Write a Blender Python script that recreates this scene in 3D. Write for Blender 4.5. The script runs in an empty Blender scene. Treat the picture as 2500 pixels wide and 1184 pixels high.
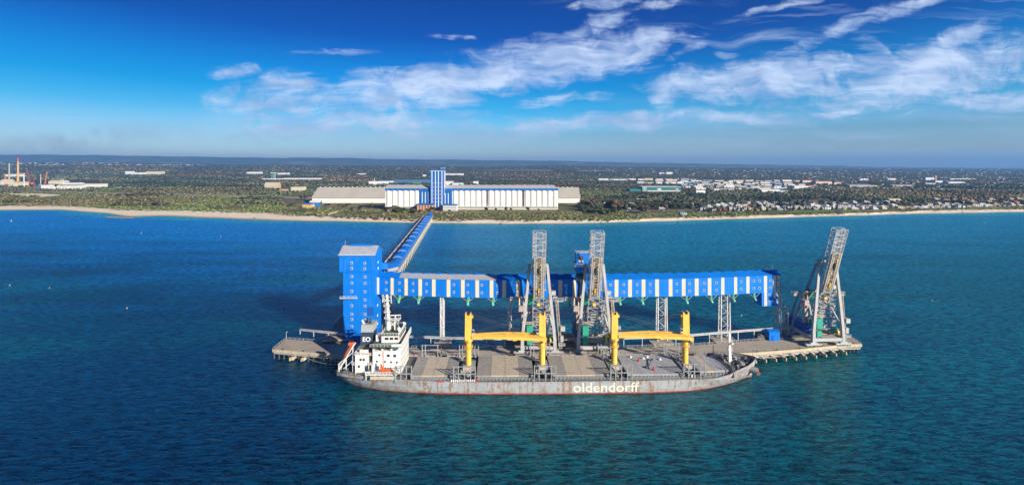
import bpy, math, random
import numpy as np
from mathutils import Vector, Matrix
R=math.radians
random.seed(7); rng=np.random.default_rng(7)
SC=bpy.context.scene; COL=SC.collection

# ---------------------------------------------------------------- camera, sky, sun
F=1150.0; HZ=409.0; H=104.0
cd=bpy.data.cameras.new('camera'); cam=bpy.data.objects.new('camera',cd); COL.objects.link(cam)
cd.sensor_width=36; cd.lens=F/2500*36; cd.shift_y=-(592-HZ)/2500; cd.clip_start=1; cd.clip_end=200000
cam.location=(0,0,H); cam.rotation_euler=(R(90),0,0); SC.camera=cam
SUN_EL=21.5; SUN_AZ=135.0     # azimuth clockwise from +Y
SC.view_settings.view_transform='Standard'; SC.view_settings.look='None'; SC.view_settings.exposure=0.66; SC.view_settings.gamma=1
SC.cycles.volume_bounces=0; SC.cycles.max_bounces=6; SC.cycles.use_denoising=True
sd=bpy.data.lights.new('sun','SUN'); sun=bpy.data.objects.new('sun',sd); COL.objects.link(sun)
sd.energy=5.0; sd.angle=R(0.5); sd.color=(1.0,0.90,0.76)
sv=Vector((math.sin(R(SUN_AZ))*math.cos(R(SUN_EL)),math.cos(R(SUN_AZ))*math.cos(R(SUN_EL)),math.sin(R(SUN_EL))))
sun.rotation_euler=sv.to_track_quat('Z','Y').to_euler()

class NT:
    """small node-tree writer"""
    def __init__(s,tree): s.t=tree; s.n=tree.nodes; s.l=tree.links
    def put(s,inp,v):
        if isinstance(v,bpy.types.NodeSocket): s.l.new(v,inp)
        else:
            if isinstance(v,(tuple,list)) and len(v)==3 and inp.type=='RGBA': v=(*v,1)
            inp.default_value=v
    def node(s,ty,**kw):
        nd=s.n.new(ty)
        for k,v in kw.items(): setattr(nd,k,v)
        return nd
    def m(s,op,a,b=None,c=None,clamp=False):
        nd=s.node('ShaderNodeMath',operation=op,use_clamp=clamp); s.put(nd.inputs[0],a)
        if b is not None: s.put(nd.inputs[1],b)
        if c is not None: s.put(nd.inputs[2],c)
        return nd.outputs[0]
    def mix(s,f,a,b,blend='MIX'):
        nd=s.node('ShaderNodeMix',data_type='RGBA',blend_type=blend); s.put(nd.inputs[0],f); s.put(nd.inputs[6],a); s.put(nd.inputs[7],b)
        return nd.outputs[2]
    def node_rgb(s,v):
        nd=s.node('ShaderNodeCombineXYZ'); [s.put(nd.inputs[i],v) for i in range(3)]; return nd.outputs[0]
    def noise(s,vec,scale,detail=4,rough=0.55,dist=0.0):
        nd=s.node('ShaderNodeTexNoise'); s.put(nd.inputs['Vector'],vec); nd.inputs['Scale'].default_value=scale
        nd.inputs['Detail'].default_value=detail; nd.inputs['Roughness'].default_value=rough; nd.inputs['Distortion'].default_value=dist
        return nd.outputs[0]
    def sm(s,v,a,b,lo=0.0,hi=1.0):
        nd=s.node('ShaderNodeMapRange',interpolation_type='SMOOTHSTEP'); s.put(nd.inputs[0],v)
        for i,q in zip((1,2,3,4),(a,b,lo,hi)): nd.inputs[i].default_value=q
        return nd.outputs[0]
    def map(s,vec,loc=(0,0,0),rot=(0,0,0),sc=(1,1,1),ty='POINT'):
        nd=s.node('ShaderNodeMapping',vector_type=ty); s.put(nd.inputs[0],vec)
        nd.inputs[1].default_value=loc; nd.inputs[2].default_value=rot; nd.inputs[3].default_value=sc
        return nd.outputs[0]
    def ramp(s,v,stops):
        nd=s.node('ShaderNodeValToRGB'); s.put(nd.inputs[0],v); e=nd.color_ramp.elements
        while len(e)<len(stops): e.new(0.5)
        for k,(p,c) in enumerate(stops): e[k].position=p; e[k].color=(*c,1)
        return nd.outputs[0]

W=bpy.data.worlds.new('World'); SC.world=W; W.use_nodes=True
def build_world():
    T=NT(W.node_tree); T.n.clear()
    out=T.node('ShaderNodeOutputWorld'); bg=T.node('ShaderNodeBackground'); T.l.new(bg.outputs[0],out.inputs[0])
    bg.inputs[1].default_value=0.085
    sky=T.node('ShaderNodeTexSky',sky_type='NISHITA'); sky.sun_disc=False; sky.sun_elevation=R(SUN_EL); sky.sun_rotation=R(SUN_AZ)
    sky.altitude=100; sky.air_density=1.0; sky.dust_density=0.6; sky.ozone_density=3.0
    tc=T.node('ShaderNodeTexCoord'); d=tc.outputs['Generated']
    sp=T.node('ShaderNodeSeparateXYZ'); T.put(sp.inputs[0],d)
    hor=T.m('SQRT',T.m('ADD',T.m('MULTIPLY',sp.outputs[0],sp.outputs[0]),T.m('MULTIPLY',sp.outputs[1],sp.outputs[1])))
    el=T.m('DIVIDE',sp.outputs[2],T.m('MAXIMUM',hor,0.02))
    # deep polarised blue overhead, pale at the skyline
    elr=T.m('MULTIPLY',el,1.6,clamp=True)
    tint=T.ramp(elr,SKYTINT)
    base=T.mix(1.0,sky.outputs[0],tint,'MULTIPLY')
    # clouds laid out by direction (u = x/y, v = z/y)
    ay=T.m('MAXIMUM',T.m('ABSOLUTE',sp.outputs[1]),0.08)
    u=T.m('MULTIPLY_ADD',T.m('DIVIDE',sp.outputs[0],ay),F/1000,1.25)
    v=T.m('MULTIPLY_ADD',T.m('DIVIDE',sp.outputs[2],ay),F/1000,0.0)
    cb=T.node('ShaderNodeCombineXYZ'); T.put(cb.inputs[0],u); T.put(cb.inputs[1],v); P0=cb.outputs[0]
    wn=T.node('ShaderNodeTexNoise'); T.put(wn.inputs[0],P0); wn.inputs['Scale'].default_value=5; wn.inputs['Detail'].default_value=3
    wv=T.node('ShaderNodeVectorMath',operation='MULTIPLY_ADD'); T.put(wv.inputs[0],wn.outputs['Color']); wv.inputs[1].default_value=(0.16,0.07,0); 
    wo=T.node('ShaderNodeVectorMath',operation='ADD'); T.put(wo.inputs[0],P0); wo.inputs[1].default_value=(-0.08,-0.035,0)
    T.put(wv.inputs[2],wo.outputs[0]); PW=wv.outputs[0]
    # (cx, cy, rx, ry, degrees, strength) in thousandths of the picture, y up from the skyline
    ell=CLOUDS; M=None
    for (cx,cy,rx,ry,a,s) in ell:
        mv=T.map(PW,(cx,(HZ/1000-cy),0),(0,0,R(a)),(rx,ry,1),'TEXTURE')
        ln=T.node('ShaderNodeVectorMath',operation='LENGTH'); sp2=T.node('ShaderNodeVectorMath',operation='MULTIPLY'); T.put(sp2.inputs[0],mv); sp2.inputs[1].default_value=(1,1,0)
        T.put(ln.inputs[0],sp2.outputs[0])
        val=T.m('MULTIPLY',T.sm(ln.outputs['Value'],0.3,1.45,1.0,0.0),s)
        M=val if M is None else T.m('MAXIMUM',M,val)
    st=T.noise(T.map(PW,(0,0,0),(0,0,R(-18)),(3.0,12,1)),1.7,10,0.62,0.4)
    st2=T.noise(T.map(PW,(3,1,0),(0,0,R(-25)),(5,40,1)),1.6,9,0.68,0.8)
    pf=T.noise(PW,13,10,0.66,0.9)
    n=T.m('ADD',T.m('ADD',T.m('MULTIPLY',st,0.46),T.m('MULTIPLY',st2,0.30)),T.m('MULTIPLY',pf,0.40))
    dens=T.m('ADD',M,T.m('MULTIPLY',T.m("SUBTRACT",n,0.570),4.2))
    cov=T.m('MULTIPLY',T.sm(dens,0.12,1.35),T.sm(M,0.0,0.25))
    cov=T.m('MULTIPLY',cov,0.90)
    # veils of thin cirrus high on the right
    thin=T.m('MULTIPLY',T.sm(T.noise(T.map(PW,(0,0,0),(0,0,R(-24)),(1.6,22,1)),1.3,8,0.6,0.6),0.52,0.78),T.m('MULTIPLY',T.sm(u,1.2,1.9),T.sm(v,0.12,0.3)))
    cov=T.m('MAXIMUM',cov,T.m('MULTIPLY',thin,0.5))
    lowv=T.m('MULTIPLY',T.m('MULTIPLY',T.sm(v,0.0,0.03),T.sm(v,0.06,0.2,1,0)),T.sm(T.noise(T.map(PW,(0,0,0),(0,0,R(-4)),(1.2,16,1)),1.6,6,0.5),0.4,0.75))
    cov=T.m('MAXIMUM',cov,T.m('MULTIPLY',lowv,0.42))
    cc=T.mix(T.sm(T.noise(T.map(PW,(5,2,0),(0,0,R(-18)),(6,18,1)),1.3,6,0.55),0.35,0.68),CLOUD_DARK,CLOUD_LIGHT)
    cc=T.mix(T.sm(v,0.02,0.16,1.0,0.0),cc,(3.6,4.6,5.9))
    cov=T.m('MULTIPLY',cov,T.sm(sp.outputs[2],0.0,0.01))
    # thin smoke drifting low over the left skyline
    mv=T.map(PW,(0.18,HZ/1000-0.342,0),(0,0,R(5)),(0.36,0.042,1),'TEXTURE'); ln=T.node('ShaderNodeVectorMath',operation='LENGTH'); fl=T.node('ShaderNodeVectorMath',operation='MULTIPLY'); T.put(fl.inputs[0],mv); fl.inputs[1].default_value=(1,1,0); T.put(ln.inputs[0],fl.outputs[0])
    smoke=T.m('MULTIPLY',T.m('MULTIPLY',T.sm(ln.outputs['Value'],0.0,1.1,1,0),T.sm(T.noise(PW,9,5,0.6),0.35,0.62)),0.62)
    base=T.mix(smoke,base,(2.5,3.2,4.4))
    gain=T.m('MULTIPLY',T.sm(u,0.3,1.5,1.0,1.28),T.sm(sp.outputs[2],0.0,0.1,0.0,1.0)); gain=T.m('MAXIMUM',gain,1.0)
    base=T.mix(1.0,base,T.node_rgb(gain),'MULTIPLY')
    T.put(bg.inputs[0],T.mix(cov,base,cc))
SKYTINT=[(0,(.76,.82,1.02)),(.053,(.70,.84,1.06)),(.117,(.46,.75,1.0)),(.181,(.12,.60,.88)),(.246,(.008,.49,.82)),(.31,(.002,.40,.78)),(.374,(.002,.28,.68)),(.433,(.002,.18,.57)),(.7,(.012,.10,.40)),(1,(.03,.11,.38))]
CLOUD_LIGHT=(5.6,6.6,8.4); CLOUD_DARK=(2.9,4.0,6.3)
CLOUDS=[(1.22,.175,.40,.062,14,1.0),(0.95,.22,.30,.055,8,.95),(1.50,.125,.22,.045,14,.95),(0.68,.235,.18,.050,8,.85),(1.42,.07,.12,.022,20,.7),(0.80,.27,.26,.035,4,.7),
 (0.575,.182,.065,.020,4,.85),(0.81,.130,.085,.010,5,.8),(1.37,.238,.10,.018,6,.8),(1.53,.165,.05,.016,10,.6),(1.11,.090,.05,.008,0,.42),
 (1.92,.200,.34,.070,4,1.0),(2.28,.185,.34,.080,10,1.0),(2.33,.100,.12,.034,26,.95),(2.10,.240,.42,.030,0,.8),(2.42,.250,.22,.028,-3,.95),
 (1.65,.225,.07,.045,30,.9),(1.50,.300,.42,.026,3,.95),(1.80,.290,.20,.022,-4,.9),(0.85,.305,.36,.034,3,.75),(1.2,.325,.5,.024,2,.6),
 (1.48,.012,.10,.014,5,.62),(1.62,.012,.08,.014,10,.6),(2.05,.085,.32,.018,24,.62),(2.2,.02,.22,.024,20,.75),(1.95,.012,.16,.012,12,.6),(2.48,.16,.12,.04,22,.9),(2.05,.275,.10,.012,8,.85),(1.68,.13,.08,.012,22,.6),(2.15,.11,.05,.02,-30,.6),(1.79,.128,.03,.01,0,.6)]

# ---------------------------------------------------------------- projection helpers (photo pixel <-> point in the place)
def P(px,py,z=0.0):
    t=(H-z)*F/(py-HZ); return ((px-1250)/F*t,t,z)
def XW(px,Y): return (px-1250)*Y/F
def ZW(py,Y): return H-(py-HZ)*Y/F
def Yd(py,z=0.0): return (H-z)*F/(py-HZ)

# ---------------------------------------------------------------- materials
MATS={}
def mat(name,col,rough=0.6,metal=0.0,spec=0.4,var=0.12,nscale=0.6,dirt=None,dirt_amt=0.0,rib=0.0,streak=0.0,extra=None,detail=5):
    if name in MATS: return MATS[name]
    m=bpy.data.materials.new(name); m.use_nodes=True; T=NT(m.node_tree); b=T.n['Principled BSDF']
    tc=T.node('ShaderNodeTexCoord'); oc=tc.outputs['Object']
    n=T.noise(oc,nscale,detail,0.6)
    f=T.m('MULTIPLY_ADD',T.m('SUBTRACT',n,0.5),4*var,1.0)
    hs=T.node('ShaderNodeHueSaturation'); T.put(hs.inputs['Value'],f); T.put(hs.inputs['Color'],col); c=hs.outputs[0]
    if dirt:
        dn=T.noise(T.map(oc,(0,0,0),(0,0,0),(1,1,0.18)),0.9,6,0.65)
        c=T.mix(T.m('MULTIPLY',T.sm(dn,0.5,0.68),dirt_amt),c,dirt)
    if streak:
        sn=T.noise(T.map(oc,(0,0,0),(0,0,0),(2.2,2.2,0.06)),1.0,4,0.6)
        c=T.mix(T.m('MULTIPLY',T.sm(sn,0.45,0.75),streak),c,tuple(q*0.55 for q in col))
    if rib:
        s=T.node('ShaderNodeSeparateXYZ'); T.put(s.inputs[0],oc)
        w=T.m('SINE',T.m('MULTIPLY',T.m('ADD',s.outputs[0],s.outputs[1]),2*math.pi/rib))
        bp=T.node('ShaderNodeBump'); bp.inputs['Strength'].default_value=0.35; bp.inputs['Distance'].default_value=0.06; T.put(bp.inputs['Height'],w); T.l.new(bp.outputs[0],b.inputs['Normal'])
        c=T.mix(T.sm(w,0.6,1.0,0,0.14),c,tuple(q*0.5 for q in col))
    if extra: c=extra(T,oc,c,b)
    T.put(b.inputs['Base Color'],c); b.inputs['Roughness'].default_value=rough; b.inputs['Metallic'].default_value=metal
    b.inputs['Specular IOR Level'].default_value=spec
    MATS[name]=m; return m

# ---------------------------------------------------------------- meshes
ROOT={}
class MB:
    def __init__(s): s.v=[]; s.f=[]
    def add(s,vs,fs):
        o=len(s.v); s.v.extend([tuple(q) for q in vs]); s.f.extend([tuple(i+o for i in f) for f in fs]); return s
    def box(s,c,d,rz=0.0,top=(1,1)):
        x,y,z=c; a,b,h=d[0]/2,d[1]/2,d[2]/2; ca,sa=math.cos(rz),math.sin(rz); vs=[]
        for zz,k in ((-h,(1,1)),(h,top)):
            for (p,q) in ((-a,-b),(a,-b),(a,b),(-a,b)):
                p*=k[0]; q*=k[1]; vs.append((x+p*ca-q*sa,y+p*sa+q*ca,z+zz))
        return s.add(vs,[(3,2,1,0),(4,5,6,7),(0,1,5,4),(1,2,6,5),(2,3,7,6),(3,0,4,7)])
    def bx(s,x0,x1,y0,y1,z0,z1): return s.box(((x0+x1)/2,(y0+y1)/2,(z0+z1)/2),(x1-x0,y1-y0,z1-z0))
    def bar(s,p,q,w,h=None,w2=None):
        h=h or w; p=Vector(p); q=Vector(q); d=(q-p)
        if d.length<1e-6: return s
        d.normalize(); up=Vector((0,0,1)) if abs(d.z)<0.95 else Vector((0,1,0))
        a=d.cross(up).normalized(); b=a.cross(d).normalized(); k2=(w2/w if w2 else 1); vs=[]
        for c,k in ((p,1),(q,k2)):
            for (i,j) in ((-1,-1),(1,-1),(1,1),(-1,1)): vs.append(c+a*(i*w/2*k)+b*(j*h/2*k))
        return s.add(vs,[(0,1,2,3),(7,6,5,4),(4,5,1,0),(5,6,2,1),(6,7,3,2),(7,4,0,3)])
    def tube(s,p,q,r,r2=None,n=10,cap=True):
        r2=r if r2 is None else r2; p=Vector(p); q=Vector(q); d=(q-p).normalized(); up=Vector((0,0,1)) if abs(d.z)<0.95 else Vector((1,0,0))
        a=d.cross(up).normalized(); b=a.cross(d).normalized(); vs=[]
        for c,k in ((p,r),(q,r2)):
            for i in range(n):
                t=2*math.pi*i/n; vs.append(c+a*(math.cos(t)*k)+b*(math.sin(t)*k))
        fs=[(i,(i+1)%n,n+(i+1)%n,n+i) for i in range(n)]
        if cap: fs+= [tuple(range(n))[::-1],tuple(range(n,2*n))]
        return s.add(vs,fs)
    def prism(s,poly,z0,z1):
        n=len(poly); ar=sum(poly[i][0]*poly[(i+1)%n][1]-poly[(i+1)%n][0]*poly[i][1] for i in range(n))
        if ar<0: poly=poly[::-1]
        vs=[(x,y,z0) for x,y in poly]+[(x,y,z1) for x,y in poly]
        return s.add(vs,[tuple(range(n))[::-1],tuple(range(n,2*n))]+[(i,(i+1)%n,n+(i+1)%n,n+i) for i in range(n)])
    def hip(s,x0,x1,y0,y1,z0,z1,inset,ov=0.0,gable=False):
        x0-=ov;x1+=ov;y0-=ov;y1+=ov; yc=(y0+y1)/2; i=0 if gable else inset
        vs=[(x0,y0,z0),(x1,y0,z0),(x1,y1,z0),(x0,y1,z0),(x0+i,yc,z1),(x1-i,yc,z1)]
        return s.add(vs,[(0,1,5,4),(2,3,4,5),(1,2,5),(3,0,4),(3,2,1,0)])
    def loft(s,rings,cap=True):
        n=len(rings[0]); o=[]; 
        for r in rings: o+=list(r)
        fs=[]
        for k in range(len(rings)-1):
            for i in range(n):
                j=(i+1)%n; fs.append((k*n+i,k*n+j,(k+1)*n+j,(k+1)*n+i))
        if cap: fs+=[tuple(range(n))[::-1],tuple(range((len(rings)-1)*n,len(rings)*n))]
        return s.add(o,fs)
    def lattice(s,A,B,wa,wb,n,ca=0.25,la=0.14,sides='xyzw',axis=(1,0,0)):
        """box girder of angle iron from A to B; wa across (axis), wb deep"""
        A=Vector(A);B=Vector(B); d=(B-A).normalized(); a=Vector(axis).normalized(); b=d.cross(a).normalized()
        C=[(-1,-1),(1,-1),(1,1),(-1,1)]
        pt=lambda t,c:A+(B-A)*t+a*(c[0]*wa/2)+b*(c[1]*wb/2)
        for c in C: s.bar(pt(0,c),pt(1,c),ca)
        for k in range(n+1):
            t=k/n
            for e in range(4): s.bar(pt(t,C[e]),pt(t,C[(e+1)%4]),la)
            if k<n:
                t2=(k+1)/n
                for e in range(4):
                    if k%2: s.bar(pt(t,C[e]),pt(t2,C[(e+1)%4]),la)
                    else: s.bar(pt(t,C[(e+1)%4]),pt(t2,C[e]),la)
        return s
    def rail(s,pts,h=1.1,t=0.07,step=2.5):
        for p,q in zip(pts[:-1],pts[1:]):
            p=Vector(p);q=Vector(q); L=(q-p).length; n=max(1,int(L/step)); up=Vector((0,0,h))
            s.bar(p+up,q+up,t); s.bar(p+up*0.5,q+up*0.5,t*0.7)
            for k in range(n+1): c=p+(q-p)*(k/n); s.bar(c,c+up,t)
        return s
    def ball(s,c,r,n=8,m=5):
        vs=[(c[0],c[1],c[2]+r)]
        for j in range(1,m):
            for i in range(n):
                a=math.pi*j/m; t=2*math.pi*i/n; vs.append((c[0]+r*math.sin(a)*math.cos(t),c[1]+r*math.sin(a)*math.sin(t),c[2]+r*math.cos(a)))
        vs.append((c[0],c[1],c[2]-r)); L=len(vs)-1; fs=[(0,1+i,1+(i+1)%n) for i in range(n)]
        for j in range(m-2):
            for i in range(n): a=1+j*n; fs.append((a+i,a+n+i,a+n+(i+1)%n,a+(i+1)%n))
        a=1+(m-2)*n; fs+=[(a+i,L,a+(i+1)%n) for i in range(n)]
        return s.add(vs,fs)
    def mesh(s,name,off=(0,0,0)):
        me=bpy.data.meshes.new(name); me.from_pydata([(x-off[0],y-off[1],z-off[2]) for x,y,z in s.v],[],s.f); me.validate(); me.update(); return me
    def build(s,name,m,parent=None,local=False,origin=None,smooth=False,label=None):
        """verts are in world coordinates unless the thing was made local"""
        off=(0,0,0)
        if parent is not None: off=ROOT.get(root(parent).name,(0,0,0))
        elif origin is not None: off=origin
        me=s.mesh(name,off); me.materials.append(m)
        if smooth: me.polygons.foreach_set('use_smooth',[True]*len(me.polygons))
        o=bpy.data.objects.new(name,me); COL.objects.link(o)
        if parent is not None: o.parent=parent
        elif origin is not None: o.location=origin
        if label: o['label']=label
        return o
def root(o):
    while o.parent is not None: o=o.parent
    return o
def tag(o,label=None,cat=None,group=None,kind=None):
    if label: o['label']=label
    if cat: o['category']=cat
    if group: o['group']=group
    if kind: o['kind']=kind
    return o
def thing(name,loc,label,cat,group=None,rz=0.0,local=False):
    o=bpy.data.objects.new(name,None); COL.objects.link(o); o.location=loc; o.rotation_euler=(0,0,rz); o.empty_display_size=1
    ROOT[o.name]=(0,0,0) if local else tuple(loc)
    return tag(o,label,cat,group)
def kids(o): return list(o.children)
def copy_tree(o,parent=None):
    c=o.copy(); COL.objects.link(c); c.parent=parent
    for ch in kids(o): copy_tree(ch,c)
    return c
def np_mesh(name,V,Fc,m,cols=None,attr=None):
    me=bpy.data.meshes.new(name); k=Fc.shape[1]
    me.vertices.add(len(V)); me.vertices.foreach_set('co',V.astype(np.float32).ravel())
    me.loops.add(Fc.size); me.loops.foreach_set('vertex_index',Fc.astype(np.int32).ravel())
    me.polygons.add(len(Fc)); me.polygons.foreach_set('loop_start',np.arange(0,Fc.size,k,dtype=np.int32)); me.polygons.foreach_set('loop_total',np.full(len(Fc),k,dtype=np.int32))
    me.update(calc_edges=True); me.validate()
    if cols is not None:
        a=me.color_attributes.new('tone','FLOAT_COLOR','POINT'); a.data.foreach_set('color',np.c_[cols,np.ones(len(cols))].astype(np.float32).ravel())
    if attr is not None:
        for nme,val in attr.items():
            a=me.attributes.new(nme,'FLOAT','POINT'); a.data.foreach_set('value',val.astype(np.float32))
    me.materials.append(m)
    o=bpy.data.objects.new(name,me); COL.objects.link(o); return o

# ================================================================= SETTING
# ---- shoreline, traced on the ground
SHORE=[(-900,505),(-300,509),(0,513),(150,513),(262,521),(310,529),(330,530),(400,527),(600,536),(750,540),(900,542),(1050,545),(1250,547),(1400,546),(1600,541),(1800,535),(2000,529),(2200,523),(2500,518),(3000,511),(3600,504)]
BEACH=[(-900,499),(-300,501),(0,503),(150,502),(230,507),(300,512),(450,514),(560,517),(650,519),(700,524),(850,531),(1000,536),(1250,538),(1500,537),(1700,530),(1900,525),(2100,520),(2300,513),(2500,511),(3000,504),(3600,498)]
_sx=[p[0] for p in SHORE]; _sy=[p[1] for p in SHORE]; _bx=[p[0] for p in BEACH]; _by=[p[1] for p in BEACH]
def wig(px,s): return math.sin(px*0.045*s+1.3)*0.5+math.sin(px*0.11*s+0.4)*0.35+math.sin(px*0.27*s)*0.2
def shoreY(px): return Yd(float(np.interp(px,_sx,_sy))+wig(px,0.6)*0.5,0)
def beachY(px): return Yd(float(np.interp(px,_bx,_by))+wig(px,1.7)*1.0,3.5)
ZT=[(-900,392),(0,395),(300,396),(500,400),(900,403),(1200,405),(1300,403.5),(1380,401.5),(1460,405),(1700,407.5),(2000,410),(2500,411.5),(3600,412)]
def ground(px,Y):
    zt=104-(float(np.interp(px,[p[0] for p in ZT],[p[1] for p in ZT]))-HZ)*9000/F-14
    t=min(max((Y-2600)/(9000-2600),0),1); t=t*t*(3-2*t)
    return 6+(zt-6)*t
def gpx(X,Y): return 1250+X*F/Y
def G(X,Y): return ground(gpx(X,Y),Y)
def onland(px,py):
    """ground point seen at a photo pixel"""
    lo,hi=850.0,16000.0
    for _ in range(40):
        m=(lo*hi)**0.5
        if HZ+(H-ground(px,m))*F/m>py: lo=m
        else: hi=m
    return (XW(px,lo),lo,ground(px,lo))

def attr_color(T,name='tone'):
    a=T.node('ShaderNodeAttribute',attribute_name=name); return a
def land_mat():
    m=bpy.data.materials.new('dune_soil'); m.use_nodes=True; T=NT(m.node_tree); b=T.n['Principled BSDF']
    g=T.node('ShaderNodeNewGeometry'); p=g.outputs['Position']
    n1=T.noise(p,0.02,6,0.6); n2=T.noise(p,0.12,5,0.65)
    c=T.mix(T.sm(n2,0.42,0.6),(0.11,0.11,0.045),(0.30,0.25,0.13))
    c=T.mix(T.sm(n1,0.35,0.6),(0.075,0.085,0.035),c)
    sp=T.node('ShaderNodeSeparateXYZ'); T.put(sp.inputs[0],p)
    c=T.mix(T.sm(sp.outputs[1],1300,2200),c,T.mix(T.sm(n2,0.4,0.65),(0.045,0.046,0.03),(0.09,0.083,0.05)))
    T.put(b.inputs['Base Color'],c); b.inputs['Roughness'].default_value=0.95; b.inputs['Specular IOR Level'].default_value=0.1
    return m
def sand_mat():
    m=bpy.data.materials.new('sand'); m.use_nodes=True; T=NT(m.node_tree); b=T.n['Principled BSDF']
    g=T.node('ShaderNodeNewGeometry'); p=g.outputs['Position']; sp=T.node('ShaderNodeSeparateXYZ'); T.put(sp.inputs[0],p)
    c=T.mix(T.sm(T.noise(p,0.15,5,0.6),0.35,0.65),(0.76,0.64,0.47),(0.88,0.77,0.60))
    c=T.mix(T.sm(sp.outputs[2],0.15,0.8),(0.40,0.31,0.21),c)
    T.put(b.inputs['Base Color'],c); b.inputs['Roughness'].default_value=0.9; b.inputs['Specular IOR Level'].default_value=0.15
    return m
def build_land():
    cols=list(np.arange(-900,3601,12.0))
    # beach strip
    rows=5; V=[];
    for px in cols:
        y0=shoreY(px); y1=max(beachY(px),y0+14)
        for k,(t,z) in enumerate(((-0.35,-1.2),(0,0.0),(0.35,1.1),(0.75,2.4),(1.0,3.5))):
            Y=y0+(y1-y0)*t; V.append((XW(px,Y),Y,z))
    V=np.array(V); n=len(cols); Fc=[]
    for i in range(n-1):
        for k in range(rows-1): Fc.append((i*rows+k,(i+1)*rows+k,(i+1)*rows+k+1,i*rows+k+1))
    o=np_mesh('beach',V,np.array(Fc),sand_mat()); tag(o,'pale sand beach running the whole length of the shoreline',None,None,'structure')
    # ground sheet
    V=[]; rows=34
    for px in cols:
        y0=shoreY(px); y1=max(beachY(px),y0+14)
        V.append((XW(px,y1),y1,3.5)); 
        ys=[y1+14]+list(np.geomspace(y1+40,22500,rows-2))
        for k,Y in enumerate(ys):
            z=5.2 if k==0 else (ground(px,Y) if Y<9500 else ground(px,9500))
            V.append((XW(px,Y),Y,z))
    Fc=[]
    for i in range(n-1):
        for k in range(rows-1): Fc.append((i*rows+k,(i+1)*rows+k,(i+1)*rows+k+1,i*rows+k+1))
    o=np_mesh('ground',np.array(V),np.array(Fc),land_mat()); tag(o,'scrubby coastal plain stretching inland to the skyline',None,None,'structure')

def water_mat():
    m=bpy.data.materials.new('sea_water'); m.use_nodes=True; T=NT(m.node_tree); b=T.n['Principled BSDF']
    g=T.node('ShaderNodeNewGeometry'); p=g.outputs['Position']
    a=T.node('ShaderNodeAttribute',attribute_name='offshore'); off=a.outputs['Fac']
    n0=T.noise(T.map(p,(0,0,0),(0,0,0),(0.6,1.5,1)),0.006,4,0.55)
    n1=T.noise(T.map(p,(0,0,0),(0,0,R(14)),(0.5,2.0,1)),0.012,5,0.6)
    sp=T.node('ShaderNodeSeparateXYZ'); T.put(sp.inputs[0],p)
    side=T.m('DIVIDE',sp.outputs[0],T.m('MAXIMUM',sp.outputs[1],60.0))
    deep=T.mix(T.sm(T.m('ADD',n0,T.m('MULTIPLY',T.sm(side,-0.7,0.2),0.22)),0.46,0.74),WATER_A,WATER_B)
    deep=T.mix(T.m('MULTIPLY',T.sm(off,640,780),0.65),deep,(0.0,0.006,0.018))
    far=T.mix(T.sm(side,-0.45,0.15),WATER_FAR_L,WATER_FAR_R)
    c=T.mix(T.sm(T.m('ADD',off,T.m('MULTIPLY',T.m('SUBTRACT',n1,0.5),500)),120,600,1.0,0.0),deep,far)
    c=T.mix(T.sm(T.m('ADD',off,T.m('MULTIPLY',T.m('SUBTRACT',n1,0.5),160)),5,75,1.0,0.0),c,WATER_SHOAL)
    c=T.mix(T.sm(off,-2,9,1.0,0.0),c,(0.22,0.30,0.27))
    # wind waves: crests run obliquely, three sizes
    def wv(rot,sc,scale,det,dist=0.6): return T.noise(T.map(p,(0,0,0),(0,0,R(rot)),sc),scale,det,0.55,dist)
    w1=wv(-14,(0.34,1,1),0.50,4); w2=wv(-26,(0.5,1,1),1.4,3); w3=wv(25,(0.4,1,1),0.16,2)
    hgt=T.m('ADD',T.m('ADD',T.m('MULTIPLY',w1,1.0),T.m('MULTIPLY',w2,0.36)),T.m('MULTIPLY',w3,1.0))
    bp=T.node('ShaderNodeBump'); bp.inputs['Strength'].default_value=1.0; bp.inputs['Distance'].default_value=WAVE_H; T.put(bp.inputs['Height'],hgt)
    # wave light and shade painted into the body colour: paler crests, darker troughs
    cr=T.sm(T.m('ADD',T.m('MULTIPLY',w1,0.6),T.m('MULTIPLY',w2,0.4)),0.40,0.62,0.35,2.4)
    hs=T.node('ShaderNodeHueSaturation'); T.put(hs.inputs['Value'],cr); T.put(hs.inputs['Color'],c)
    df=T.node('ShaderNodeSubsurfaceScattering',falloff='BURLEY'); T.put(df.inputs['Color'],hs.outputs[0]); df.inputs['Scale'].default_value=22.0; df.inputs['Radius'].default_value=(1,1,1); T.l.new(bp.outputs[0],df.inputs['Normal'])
    gl=T.node('ShaderNodeBsdfGlossy'); gl.inputs['Color'].default_value=GLOSS_C; gl.inputs['Roughness'].default_value=0.16; T.l.new(bp.outputs[0],gl.inputs['Normal'])
    fr=T.node('ShaderNodeFresnel'); fr.inputs['IOR'].default_value=1.333; T.l.new(bp.outputs[0],fr.inputs['Normal'])
    mx=T.node('ShaderNodeMixShader'); T.put(mx.inputs[0],T.m('MINIMUM',T.m('MULTIPLY_ADD',fr.outputs[0],0.9,0.06),0.24)); T.l.new(df.outputs[0],mx.inputs[1]); T.l.new(gl.outputs[0],mx.inputs[2])
    T.l.new(mx.outputs[0],T.n['Material Output'].inputs['Surface']); T.n.remove(b)
    return m
WATER_A=(0.0,0.023,0.058); WATER_B=(0.0,0.070,0.085); WATER_FAR_L=(0.0,0.14,0.43); WATER_FAR_R=(0.0,0.15,0.27); WATER_SHOAL=(0.02,0.26,0.36); GLOSS_C=(0.48,0.82,1.0,1); WAVE_H=0.5
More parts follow.
